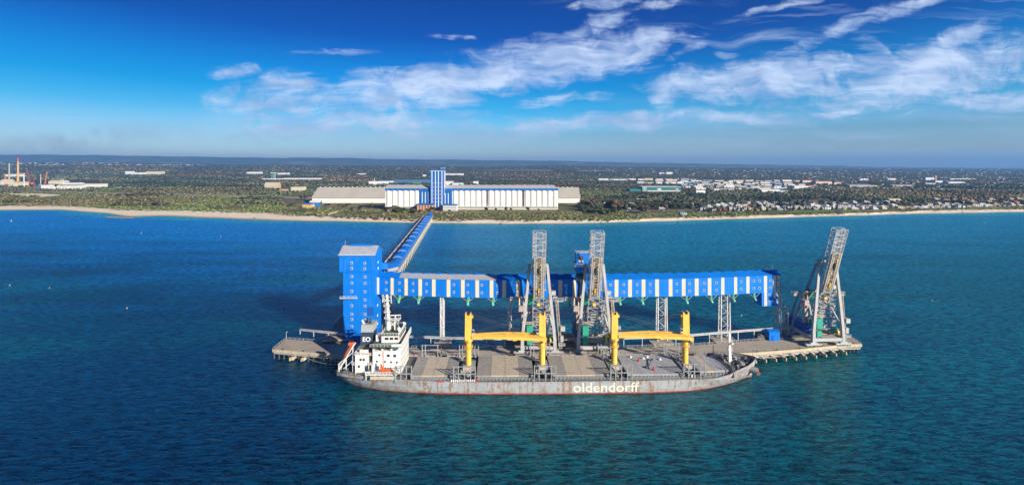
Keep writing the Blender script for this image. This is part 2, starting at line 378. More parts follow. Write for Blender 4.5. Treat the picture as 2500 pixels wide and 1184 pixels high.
def build_water():
    xs=np.concatenate([np.arange(-3600,-1500,100),np.arange(-1500,1500,25),np.arange(1500,3601,100)]); ys=np.arange(-300,1501,20.0)
    sx=[]; sy=[]
    for px in np.arange(-900,3601,10.0): Y=shoreY(px); sx.append(XW(px,Y)); sy.append(Y)
    sx=np.array(sx); sy=np.array(sy); o_=np.argsort(sx); sh=np.interp(xs,sx[o_],sy[o_])
    X,Y=np.meshgrid(xs,ys,indexing='ij'); V=np.c_[X.ravel(),Y.ravel(),np.zeros(X.size)]; off=(sh[:,None]-Y).ravel()
    a,b=len(xs),len(ys); I=np.arange(a*b).reshape(a,b)
    Fc=np.c_[I[:-1,:-1].ravel(),I[1:,:-1].ravel(),I[1:,1:].ravel(),I[:-1,1:].ravel()]
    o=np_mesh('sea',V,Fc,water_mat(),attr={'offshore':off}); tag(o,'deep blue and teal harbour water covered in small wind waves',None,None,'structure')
def build_hills():
    prof=[(-900,372),(-300,375),(0,378),(60,377.5),(150,379),(280,379.5),(400,382),(520,384),(640,385),(700,386),(850,386),(1000,390),(1200,391),(1400,394),(1550,397),(1700,400),(1900,403),(2050,406),(2200,409),(2500,413),(3600,414)]
    Y0=14500; V=[]; cols=np.arange(-900,3600,10.0); rows=[(0.72,-60,0),(0.80,0.22,0),(0.87,0.55,1),(0.94,0.86,1),(1.0,1,0.4),(1.06,0.9,1),(1.2,0.0,0)]
    for i,px in enumerate(cols):
        y=np.interp(px,[p[0] for p in prof],[p[1] for p in prof]); zt=H-(y-HZ)*Y0/F
        for (k,f,j) in rows:
            Y=Y0*k; z=-60 if f==-60 else 20+(zt-20)*f+j*13*(math.sin(px*.05+k*40)+math.sin(px*.021+k*17)+0.6*math.sin(px*.13+k*9))
            V.append((XW(px,Y0)*(0.5+0.5*k),Y,z))
    n=len(cols); r=len(rows); Fc=[(i*r+k,(i+1)*r+k,(i+1)*r+k+1,i*r+k+1) for i in range(n-1) for k in range(r-1)]
    def ex(T,oc,c,b):
        g=T.node('ShaderNodeNewGeometry'); nn=T.noise(T.map(g.outputs['Position'],(0,0,0),(0,0,0),(1,1,3)),0.0011,6,0.6)
        return T.mix(T.m('MULTIPLY',T.sm(nn,0.58,0.66),0.7),c,(0.22,0.20,0.14))
    o=np_mesh('hills',np.array(V),np.array(Fc),mat('hill_bush',(0.085,0.11,0.085),0.95,spec=0.05,var=0.35,nscale=0.002,extra=ex)); tag(o,'long low blue wooded range along the left and middle of the skyline',None,None,'structure')
    o.data.polygons.foreach_set('use_smooth',[True]*len(o.data.polygons))

def sheet(name,pts,m,label,kind='structure',dz=0.03):
    """flat patch laid on the land, traced in photo pixels (top edge then bottom edge)"""
    V=[]
    for (px,py) in pts:
        x,y,z=onland(px,py); V.append((x,y,z+dz))
    b=MB(); n=len(V)//2
    b.add(V,[(i,i+1,n+i+1,n+i) for i in range(n-1)])
    o=b.build(name,m); tag(o,label,None,None,kind); return o

# ================================================================= MATERIAL LIST
def steel_dirt(name,col,**k): return mat(name,col,dirt=(0.16,0.09,0.05),dirt_amt=0.35,**k)
BLUE=mat('blue_cladding',(0.001,0.175,0.66),0.6,spec=0.2,var=0.10,nscale=0.10,rib=0.9,streak=0.32,dirt=(0.10,0.22,0.52),dirt_amt=0.35)
BLUE_D=mat('blue_trim',(0.006,0.09,0.42),0.5,var=0.08,nscale=0.3)
BLUE_ROOF=mat('blue_roof_sheet',(0.002,0.165,0.60),0.6,spec=0.2,var=0.12,nscale=0.12,rib=1.1,streak=0.2)
GREY_ROOF=mat('weathered_zinc_roof',(0.36,0.38,0.43),0.5,var=0.10,nscale=0.25,rib=1.2,dirt=(0.20,0.19,0.17),dirt_amt=0.5)
CREAM=mat('translucent_cream_sheet',(0.62,0.56,0.40),0.6,var=0.08,nscale=0.5,streak=0.2)
SILO_W=mat('white_silo_paint',(0.76,0.75,0.71),0.7,var=0.05,nscale=0.08,streak=0.35,dirt=(0.55,0.52,0.46),dirt_amt=0.5)
WIN_F=mat('white_window_frame',(0.70,0.70,0.66),0.5)
GLASS=mat('dark_window_glass',(0.02,0.03,0.04),0.12,spec=0.8,var=0.2)
STEEL=steel_dirt('galvanised_steel',(0.42,0.42,0.42),rough=0.55,metal=0.1,var=0.15,nscale=0.5)
STEEL_L=mat('pale_painted_steel',(0.60,0.60,0.59),0.5,var=0.1,nscale=0.4,dirt=(0.33,0.25,0.18),dirt_amt=0.4)
STEEL_T=steel_dirt('dusty_tan_steel',(0.47,0.40,0.31),rough=0.7,var=0.25,nscale=0.8)
STEEL_D=mat('dark_steel',(0.07,0.075,0.085),0.6,var=0.3,nscale=0.7)  # plain dark steel colour for rails, sheaves and small fittings
GREEN=mat('green_machinery_paint',(0.02,0.33,0.22),0.5,var=0.12,dirt=(0.15,0.12,0.08),dirt_amt=0.3)
GREEN_L=mat('pale_green_chute',(0.12,0.42,0.27),0.55,var=0.2)
YEL=mat('crane_yellow',(0.80,0.49,0.085),0.45,var=0.08,nscale=0.35,dirt=(0.45,0.22,0.05),dirt_amt=0.45)
WHITE=mat('ship_white_paint',(0.70,0.69,0.66),0.5,var=0.05,nscale=0.3,dirt=(0.45,0.33,0.22),dirt_amt=0.35)
ORANGE=mat('rescue_orange',(0.58,0.12,0.035),0.45,var=0.1)
RED=mat('signal_red',(0.50,0.03,0.02),0.5)
NAVY=mat('funnel_navy',(0.035,0.055,0.09),0.5,var=0.1)
FGREY=mat('funnel_grey',(0.36,0.38,0.38),0.5,var=0.1)
DECKG=mat('green_deck_paint',(0.06,0.115,0.075),0.75,var=0.25,nscale=0.5,dirt=(0.2,0.13,0.08),dirt_amt=0.5)
DECKM=mat('main_deck_dark_grey',(0.10,0.105,0.10),0.8,var=0.35,nscale=0.35,dirt=(0.22,0.14,0.08),dirt_amt=0.6)
HATCH_T=mat('hatch_tan_grey',(0.44,0.385,0.30),0.75,var=0.12,nscale=0.25,dirt=(0.24,0.20,0.16),dirt_amt=0.5)
HATCH_G=mat('hatch_mid_grey',(0.29,0.275,0.25),0.75,var=0.14,nscale=0.25,dirt=(0.15,0.13,0.11),dirt_amt=0.5)
HATCH_B=mat('hatch_blue_grey',(0.32,0.335,0.35),0.75,var=0.14,nscale=0.25,dirt=(0.30,0.26,0.21),dirt_amt=0.5)
SGREY=steel_dirt('ship_fitting_grey',(0.27,0.285,0.29),rough=0.6,var=0.2,nscale=0.8)
CONC=mat('wharf_concrete',(0.39,0.34,0.265),0.85,var=0.16,nscale=0.12,dirt=(0.16,0.14,0.12),dirt_amt=0.6,detail=8)
CONC_E=mat('weathered_kerb_concrete',(0.50,0.42,0.29),0.85,var=0.15,nscale=0.4,dirt=(0.30,0.17,0.08),dirt_amt=0.55)
PILE=mat('dark_wet_pile',(0.075,0.065,0.055),0.7,var=0.3)
ROPE=mat('mooring_rope',(0.42,0.38,0.30),0.9)
ASPH=mat('old_asphalt',(0.14,0.135,0.125),0.9,var=0.2,nscale=0.05)
BRICK=mat('orange_brick',(0.42,0.17,0.07),0.85,var=0.2,nscale=0.2)
RUBBER=mat('black_rubber',(0.02,0.02,0.022),0.7)
ROCK=mat('groyne_rock',(0.16,0.13,0.10),0.9,var=0.35,nscale=0.3)
LETTER=mat('letter_cream_white',(0.72,0.68,0.55),0.6,var=0.16,nscale=0.8,dirt=(0.42,0.30,0.17),dirt_amt=0.85)
LETTER_W=mat('letter_white',(0.8,0.8,0.78),0.6)

def hull_extra(T,oc,c,b):
    s=T.node('ShaderNodeSeparateXYZ'); T.put(s.inputs[0],oc); z=s.outputs[2]
    # long scraped bands along the plating
    band=T.noise(T.map(oc,(0,0,0),(0,0,0),(0.06,0.1,1.3)),1.0,6,0.7)
    c=T.mix(T.m('MULTIPLY',T.sm(band,0.55,0.66),0.55),c,(0.12,0.13,0.14))
    c=T.mix(T.m('MULTIPLY',T.sm(T.noise(T.map(oc,(7,0,0),(0,0,0),(0.09,0.1,0.8)),1.0,5,0.7),0.56,0.68),0.5),c,(0.52,0.52,0.49))
    # rust weeping down from the deck edge, rust patches
    r1=T.noise(T.map(oc,(0,0,3),(0,0,0),(1.0,1.0,0.07)),0.8,6,0.7); r2=T.noise(oc,0.35,6,0.7)
    run=T.m('MULTIPLY',T.sm(r1,0.51,0.58),T.sm(r2,0.37,0.50))
    pat=T.m('MULTIPLY',T.sm(r2,0.56,0.63),T.sm(r1,0.40,0.52))
    edge=T.m('MULTIPLY',T.sm(z,4.6,5.8),T.sm(T.noise(oc,1.1,5,0.7),0.44,0.6))
    low=T.m('MULTIPLY',T.sm(z,0.7,2.4,1,0),T.sm(T.noise(T.map(oc,(0,0,9),(0,0,0),(0.35,0.35,1)),0.6,6,0.7),0.45,0.58))
    rr=T.m('MAXIMUM',T.m('MAXIMUM',run,pat),T.m('MAXIMUM',T.m('MULTIPLY',edge,0.7),low))
    c=T.mix(T.m('MULTIPLY',rr,0.8),c,T.mix(T.noise(oc,3,3),(0.15,0.065,0.025),(0.33,0.17,0.065)))
    # red boot topping
    zz=T.m('ADD',z,T.m('MULTIPLY',T.noise(oc,0.35,5,0.7),1.1))
    c=T.mix(T.sm(zz,0.95,1.15,1,0),c,(0.27,0.05,0.035))
    return c
HULL=mat('weathered_grey_hull_paint',(0.34,0.355,0.365),0.6,var=0.14,nscale=0.08,extra=hull_extra)

def window(b_frame,b_glass,x,y,z,w,h,face=-1):
    """window in a wall facing -Y (face=-1): frame proud of the wall and pane inside it"""
    b_frame.box((x,y-0.05,z),(w,0.16,h)); b_glass.box((x,y-0.14,z),(w*0.62,0.06,h*0.62))
def win_part(parent,x,y,z,w,h,name='window'):
    b=MB(); b.box((x,y-0.06,z),(w,0.2,h)); o=b.build(name,WIN_F,parent)
    b=MB(); b.box((x-w*0.2,y-0.18,z),(w*0.3,0.06,h*0.78)); b.box((x+w*0.2,y-0.18,z),(w*0.3,0.06,h*0.78)); b.build('pane',GLASS,o)
    return o
def text_mesh(name,body,size,m,parent=None,loc=(0,0,0),rot=(R(90),0,0),extr=0.04,bold=0.02,sx=1.0):
    cu=bpy.data.curves.new(name,'FONT'); cu.body=body; cu.size=size; cu.extrude=extr; cu.offset=bold; cu.align_x='CENTER'; cu.align_y='BOTTOM_BASELINE'
    tmp=bpy.data.objects.new('tmp',cu); COL.objects.link(tmp); bpy.context.view_layer.update()
    me=bpy.data.meshes.new_from_object(tmp); bpy.data.objects.remove(tmp); me.materials.clear(); me.materials.append(m); me.name=name
    o=bpy.data.objects.new(name,me); COL.objects.link(o); o.rotation_euler=rot; o.location=loc; o.scale=(sx,1,1)
    if parent is not None: o.parent=parent
    return o

# ================================================================= WHARF
GAL=[(905,273.2),(918,272.5),(1000,269.3),(1080,267),(1160,265.6),(1250,264.8),(1360,265.2),(1480,266),(1590,267.3),(1700,269),(1770,271.5),(1840,275),(1905,277.5)]
def galY(px): return float(np.interp(px,[g[0] for g in GAL],[g[1] for g in GAL]))
def build_wharf():
    dz=5.0
    front=[(666,853.5),(793,864.5),(900,870),(1100,873),(1400,873),(1650,870),(1840,861.5),(1960,852.5),(2066,841.5),(2103,840.5)]
    back=[(2103,838.5),(2072,819),(2048,805),(1870,803),(1868,829),(1700,842),(1500,848.5),(1475,849),(1470,822),(1235,822),(1230,849),(1100,850),(1000,848),(945,846),(938,818),(820,816),(800,829),(763,832),(698,827.5)]
    poly=[P(px,py,dz)[:2] for px,py in front]+[P(px,py,dz)[:2] for px,py in back]
    c=(0,255,0)
    w=thing('wharf',(P(1400,860,5)[0],255,0),'long concrete wharf with a tan kerb lying behind the cargo ship','wharf')
    b=MB(); b.prism(poly,dz-1.1,dz); b.build('deck',CONC,w)
    # kerb along the sea side and beam below
    b=MB(); fp=[P(px,py,dz) for px,py in front]
    for p,q in zip(fp[:-1],fp[1:]):
        b.bar((p[0],p[1]-0.25,dz-0.35),(q[0],q[1]-0.25,dz-0.35),0.5,1.5)
    b.build('kerb',CONC_E,w)
    b=MB()
    for p,q in zip(fp[:-1],fp[1:]):
        if p[0]<P(793,864,5)[0]+1: b.bar((p[0]+.5,p[1]+0.3,dz-1.8),(q[0],q[1]+0.3,dz-1.8),0.5,0.7)
    b.build('waling',STEEL,w)
    # crane rails laid in the deck
    for off in (1.4,):
        b=MB()
        for p,q in zip(fp[2:-1],fp[3:]): b.bar((p[0],p[1]+off,dz+0.05),(q[0],q[1]+off,dz+0.05),0.16,0.12)
        b.build('crane_rail',STEEL_D,w)
    # piles
    pb=MB(); pb.tube((0,0,-3),(0,0,4.2),0.42,n=8); pm=pb.mesh('pile'); pm.materials.append(PILE)
    def pile(x,y):
        o=bpy.data.objects.new('pile',pm); COL.objects.link(o); o.parent=w; lw=ROOT[w.name]; o.location=(x-lw[0],y-lw[1],0)
    for px in list(np.linspace(668,800,12)):
        y0=np.interp(px,[f[0] for f in front],[f[1] for f in front]); p=P(px,y0,dz); pile(p[0],p[1]+0.7); pile(p[0]+0.6,p[1]+6)
    for px in np.linspace(670,735,5): p=P(px+14,848-(px-670)*0.3,dz); pile(p[0]-4,p[1]+4)
    for px in list(np.linspace(818,1000,12))+list(np.linspace(1830,2098,30)):
        y0=np.interp(px,[f[0] for f in front],[f[1] for f in front]); p=P(px,y0,dz); pile(p[0],p[1]+1.6)
    for px in np.linspace(1845,2090,16):
        y0=np.interp(px,[f[0] for f in front],[f[1] for f in front]); p=P(px,y0,dz); pile(p[0],p[1]+7)
    for (px,py) in ((1890,806),(1930,806),(1980,806),(2030,807),(2060,818),(2085,830),(1250,824),(1300,824),(1380,824),(1450,824)): p=P(px,py,dz); pile(p[0],p[1]-1)
    # raking fender stubs below the kerb on the right
    for k in range(11):
        px=1836+k*24.2; y0=np.interp(px,[f[0] for f in front],[f[1] for f in front]); p=P(px,y0,dz)
        if px>2075: continue
        b=MB(); b.bar((p[0]-0.2,p[1]+1.8,2.9),(p[0]+0.6,p[1]-2.6,1.4),1.1,1.3); b.bar((p[0]+0.6,p[1]-2.7,1.0),(p[0]+0.6,p[1]-2.7,2.4),0.5,1.5); b.build('fender',CONC_E,w)
        b=MB(); b.bar((p[0],p[1]+1.3,4.0),(p[0]+0.2,p[1]+0.2,2.2),0.5); b.build('bracket',STEEL_D,w)
    for px,py in ((717,872),(745,873)):
        p=P(px,py,1.6); b=MB(); b.bar((p[0]+1.2,p[1]+2.6,2.2),(p[0]-0.8,p[1]-1.6,1.2),1.7,1.4); b.bar((p[0]-0.9,p[1]-1.8,0.7),(p[0]-0.9,p[1]-1.8,2.2),0.6,1.9); b.build('fender',CONC_E,w)
    for px in (775,880): p=P(px,868,2.5); b=MB(); b.tube((p[0],p[1],0),(p[0],p[1],4),0.5,n=8); b.build('fender_pile',steel_dirt('rusty_steel',(0.2,0.09,0.05)),w)
    # under-kerb pipes on the right
    b=MB()
    for k,(z,o_) in enumerate(((3.1,0.4),(2.2,0.8))):
        for p,q in zip(fp[6:-1],fp[7:]): b.tube((p[0],p[1]+o_,z),(q[0],q[1]+o_,z),0.16,n=6)
    b.build('water_pipe',STEEL_L,w)
    # handrails
    b=MB(); b.rail([P(px,py,dz) for px,py in ((666,853),(698,827.8),(763,832.3),(800,829.5))]); b.build('handrail',STEEL_L,w)
    b=MB(); b.rail([P(px,py,dz) for px,py in ((1005,848.4),(1100,850.3),(1228,849.3))]); b.build('handrail',STEEL_L,w)
    b=MB(); b.rail([P(px,py,dz) for px,py in ((1478,849.3),(1500,848.8),(1700,842.4),(1866,829.5))]); b.build('handrail',STEEL_L,w)
    b=MB(); b.rail([P(px,py,dz) for px,py in ((1872,804),(2047,805.8),(2071,820),(2101,839))]); b.build('handrail',STEEL_L,w)
    # bollards
    for px in (690,740,790,1850,1900,1955,2010,2060,2085):
        y0=np.interp(px,[f[0] for f in front],[f[1] for f in front]); p=P(px,y0,dz); b=MB(); b.tube((p[0],p[1]+0.8,dz),(p[0],p[1]+0.8,dz+0.6),0.25,0.35,n=8); b.tube((p[0],p[1]+0.8,dz+0.6),(p[0],p[1]+0.8,dz+0.75),0.45,n=8); b.build('bollard',STEEL_D,w)
    # mooring dolphins with walkway stubs behind the main deck
    dol=[]
    for i,(px,a,bw) in enumerate(((1080,265.5,9.5),(1615,267.5,13),(1766,271,13))):
        x=XW(px,a); d=thing('dolphin_platform',(x,a,0),('low concrete platform carrying the tower leg nearest the blue tower','low concrete platform under the middle gallery leg behind the yellow jib','low concrete platform under the gallery leg left of the bow mast')[i],'platform','platforms under the gallery legs')
        b=MB(); b.prism([(x-bw*0.42,a-4.5),(x+bw*0.42,a-4.5),(x+bw*0.5,a+5),(x-bw*0.5,a+5)],3.6,4.8); b.build('slab',CONC,d)
        for sx in (-1,1):
            for sy in (-3.2,3.8): b=MB(); b.tube((x+sx*bw*0.36,a+sy,-3),(x+sx*bw*0.36,a+sy,3.6),0.55,n=8); b.build('pile',PILE,d)
        b=MB(); b.rail([(x-bw*.42,a-4.4,4.8),(x-bw*.49,a+4.9,4.8),(x+bw*.49,a+4.9,4.8),(x+bw*.42,a-4.4,4.8)],t=0.09); b.build('handrail',STEEL_L,d)
    # loose gear on the shaded platforms
    rr=random.Random(4)
    g=thing('wharf_conveyor_shed',P(1262,838,5),'low grey conveyor shed in shade left of the first ship loader','shed')
    p=P(1262,838,5); b=MB(); b.box((p[0]+1,p[1]+2,dz+1.6),(13,5,3.2)); b.build('wall',mat('shed_dull_grey',(0.20,0.21,0.22),0.7),g)
    b=MB(); b.hip(p[0]-5.5,p[0]+7.5,p[1]-.5,p[1]+4.5,dz+3.2,dz+4.3,0,0.3,True); b.build('roof',STEEL,g)
    g=thing('conveyor_tripper_house',P(1395,835,5),'long low tan roofed machine house between the two near ship loaders','machine house')
    p=P(1395,838,5); b=MB(); b.box((p[0]-1,p[1]+3,dz+1.8),(19,6,3.6)); b.build('wall',mat('shed_dull_grey',(0.2,0.21,0.22)),g)
    b=MB(); b.hip(p[0]-10.5,p[0]+8.5,p[1],p[1]+6,dz+3.6,dz+4.8,0,0.3,True); b.build('roof',STEEL_T,g)
    b=MB(); 
    for k in range(6): b.box((p[0]-8+k*2.8,p[1]-0.1,dz+1.5),(1.0,0.2,1.2))
    b.build('vent',STEEL_D,g)
    for k,(px,py,wd,dp,h_,m,l) in enumerate(((1885,828,6,5,5.2,BLUE,'bright blue equipment shed with plain front on the right wharf platform'),(1858,826,6,4,2.4,STEEL_D,'dark pump skid beside the blue equipment shed'),(1932,806,5.5,2,1.6,STEEL_L,'white service van parked on the shaded platform behind the gallery end'),(1990,826,6,2.4,1.4,STEEL,'grey flatbed trolley standing under the right ship loader'),(1948,822,8,3,1.5,STEEL,'pile of grey conveyor parts beside the right ship loader'),(1352,860,5,3,1.6,STEEL,'grey equipment crate by the right foot of the first ship loader'))):
        p=P(px,py,dz)
        nm=('equipment_shed','pump_skid','service_van','flatbed_trolley','conveyor_spares','equipment_crate')[k]
        t=thing(nm,(p[0],p[1],dz),l,('shed','machine','van','trolley','spares','crate')[k])
        if k==2:
            b=MB(); b.box((p[0],p[1],dz+1.25),(5.2,2,1.5),top=(0.92,0.9)); b.box((p[0]+2.3,p[1],dz+0.9),(1.4,1.9,0.8)); b.build('body',WHITE,t)
            for sx in (-1.6,1.7):
                for sy in (-1,1): b=MB(); b.tube((p[0]+sx,p[1]+sy*0.85,dz+0.36),(p[0]+sx,p[1]+sy*1.05,dz+0.36),0.36,n=10); b.build('wheel',RUBBER,t)
            b=MB(); b.box((p[0]+0.5,p[1]-1.0,dz+1.55),(3.4,0.06,0.5)); b.build('window',GLASS,t)
        else:
            b=MB(); b.box((p[0],p[1],dz+h_/2),(wd,dp,h_)); b.build('wall' if k==0 else 'frame',m,t)
            if k==0:
                b=MB(); b.hip(p[0]-wd/2,p[0]+wd/2,p[1]-dp/2,p[1]+dp/2,dz+h_,dz+h_+0.7,0,0.2,True); b.build('roof',BLUE_ROOF,t); b=MB(); b.box((p[0]-1,p[1]-dp/2-0.05,dz+1.5),(1.6,0.1,3)); b.build('door',BLUE_D,t)
            else:
                for q in range(5):
                    b=MB(); x=p[0]-wd/2+rr.random()*wd; b.tube((x,p[1]-dp/2,dz+h_),(x,p[1]+dp/2,dz+h_+rr.random()*0.6),0.3,n=7); b.build('fitting',STEEL_L if q%2 else STEEL_D,t)
    # raised service walkway along the back of the wharf
    t=thing('service_walkway',(XW(1300,262),262,5),'raised white steel pipe walkway on thin posts running along the back of the wharf','walkway')
    WK=[(733,805.5,7.5),(780,810,8.4),(840,816,8.6),(930,820,9),(1010,823,9.5),(1135,827,9.3),(1250,828.5,9.2),(1480,828,9.3),(1600,824,9.3),(1700,818,9.5),(1820,808,9.6),(1930,800,9.6),(1962,799,9.6)]
    pts=[P(px,py,z) for px,py,z in WK]
    b=MB()
    for p,q in zip(pts[:-1],pts[1:]): b.bar(p,q,1.3,0.28)
    b.build('walkway_deck',STEEL_L,t)
    b=MB()
    for p,q in zip(pts[:-1],pts[1:]):
        for o_ in (-0.4,0.45): b.tube((p[0],p[1]+o_,p[2]+0.55),(q[0],q[1]+o_,q[2]+0.55),0.16,n=6)
    b.build('pipe',STEEL,t)
    b=MB()
    for p,q in zip(pts[:-1],pts[1:]): b.bar((p[0],p[1]-.7,p[2]+1.1),(q[0],q[1]-.7,q[2]+1.1),0.09)
    b.build('handrail',WHITE,t)
    for px in (733,766,802,1016,1052,1143,1188,1232,1480,1523,1568,1650,1692,1732,1762,1802,1841,1880,1925):
        y=np.interp(px,[k[0] for k in WK],[k[1] for k in WK]); z=np.interp(px,[k[0] for k in WK],[k[2] for k in WK]); p=P(px,y,z)
        b=MB(); b.bar((p[0],p[1],4.0 if (px<1870 and px>1000) else 5.0),(p[0],p[1],p[2]),0.3); b.bar((p[0]-.1,p[1]-1,p[2]-0.3),(p[0]-.1,p[1]+1,p[2]-0.3),0.2); b.build('post',STEEL_L,t)
    # light mast at left wharf corner
    p=P(699,829,5); t=thing('lamp_post',p,'thin lamp post with a small head at the far left corner of the wharf','lamp post')
    b=MB(); b.tube(p,(p[0],p[1],9.5),0.09,n=6); b.build('pole',STEEL_L,t); b=MB(); b.bar((p[0],p[1],9.5),(p[0]+1,p[1]-.2,9.7),0.3,0.14); b.build('lamp_head',STEEL_L,t)
    # white buoy/net bundle on left platform by tower
    p=P(805,829,5); t=thing('spill_boom_bundle',p,'heap of pale folded spill boom lying at the shaded wharf edge left of the tower','bundle')
    b=MB()
    for k in range(7): b.tube((p[0]-3+k*0.9,p[1]+rr.random(),dz+0.4+rr.random()),(p[0]+k*0.9-rr.random()*2,p[1]+2,dz+0.5),0.4,n=7)
    b.build('boom_roll',STEEL_L,t)

# ================================================================= TRANSFER TOWER
def build_tower():
    Y0=267.0; x0,x1=XW(838,Y0),XW(914,Y0); d=14.0; dz=5.0
    t=thing('transfer_tower',((x0+x1)/2,Y0,dz),'tall bright blue clad transfer tower with two columns of small windows and a pale roof','tower')
    ze=ZW(622,Y0)
    b=MB(); b.bx(x0,x1,Y0,Y0+d,dz,ZW(664,Y0)); b.build('wall',BLUE,t)
    xa=XW(829,Y0)
    b=MB(); b.bx(xa,x1+0.3,Y0-0.4,Y0+d+0.4,ZW(664,Y0),ze); 
    # gable ends (ridge runs left to right)
    yr=Y0+d*0.45; zr=ze+4.0
    b.add([(xa,Y0-.4,ze),(xa,Y0+d+.4,ze),(xa,yr,zr),(x1+.3,Y0-.4,ze),(x1+.3,Y0+d+.4,ze),(x1+.3,yr,zr)],[(1,0,2),(3,4,5)])
    b.build('upper_wall',BLUE,t)
    b=MB()
    for (ya,za,yb,zb) in ((Y0-0.7,ze-0.1,yr,zr),(Y0+d+0.7,ze-0.1,yr,zr)):
        b.add([(xa-.3,ya,za+.25),(x1+.7,ya,za+.25),(x1+.7,yb,zb+.25),(xa-.3,yb,zb+.25),(xa-.3,ya,za+.02),(x1+.7,ya,za+.02),(x1+.7,yb,zb+.02),(xa-.3,yb,zb+.02)],[(0,1,2,3),(7,6,5,4),(4,5,1,0),(0,3,7,4),(1,5,6,2)])
    r=b.build('roof',GREY_ROOF,t)
    b=MB(); b.box(((xa+x1)/2+1,yr,zr+0.6),(13,1.6,0.9)); b.build('roof_vent',BLUE_ROOF,r)
    b=MB(); b.box(((xa+x1)/2,Y0-0.86,ze+0.02),(x1-xa+1.0,0.3,0.35)); b.build('gutter',STEEL_L,t)
    for zpy in (641.5,654.5,675,690.5,711,731,746,766.5,779.5,796.5):
        for i,cx in enumerate((859,891)):
            if (i==0 and zpy==731): continue
            up=zpy<664; win_part(t,XW(cx,Y0),Y0-(0.4 if up else 0),ZW(zpy+(0.9 if i else 0),Y0),1.25,1.35)
    for zpy in (640,655,678,700,745,770,790):
        b=MB(); x=x1+(0.3 if zpy<664 else 0); b.box((x+0.05,Y0+d*0.45,ZW(zpy,Y0+6)),(0.16,1.3,1.3)); b.build('side_window',WIN_F,t)
    # white awning walkway on the front
    z=ZW(726,Y0); b=MB(); b.bx(XW(832,Y0),XW(873,Y0),Y0-1.8,Y0-0.02,z-0.3,z); b.build('balcony',STEEL_L,t)
    b=MB(); b.rail([(XW(832.5,Y0),Y0-1.7,z),(XW(872.5,Y0),Y0-1.7,z)],1.1,0.1,2); b.build('handrail',WHITE,t)
    # darker blue base band paints the shade at the foot; doors and sign
    b=MB(); b.bx(x0-0.15,x1+0.15,Y0-0.15,Y0+d+.15,dz,dz+3.6); b.build('base_shade_band',BLUE_D,t)
    for cx in (857,871): b=MB(); b.box((XW(cx,Y0),Y0-0.22,dz+1.2),(1.1,0.12,2.3)); b.build('door',mat('dull_blue_door',(0.03,0.10,0.25)),t)
    b=MB(); b.box((XW(844,Y0),Y0-0.25,dz+4.4),(1.6,0.12,1.0)); b.build('notice_board',mat('board_yellow',(0.6,0.36,0.08)),t)
    b=MB(); b.box((XW(905,Y0),Y0-0.06,ZW(760,Y0)),(3.6,0.12,4.6)); b.build('patched_panel',mat('darker_blue_sheet',(0.01,0.09,0.36),rib=0.9),t)
    b=MB(); b.tube((xa+1,yr,zr),(xa+1,yr,zr+3),0.06,n=5); b.build('aerial',STEEL_L,t)

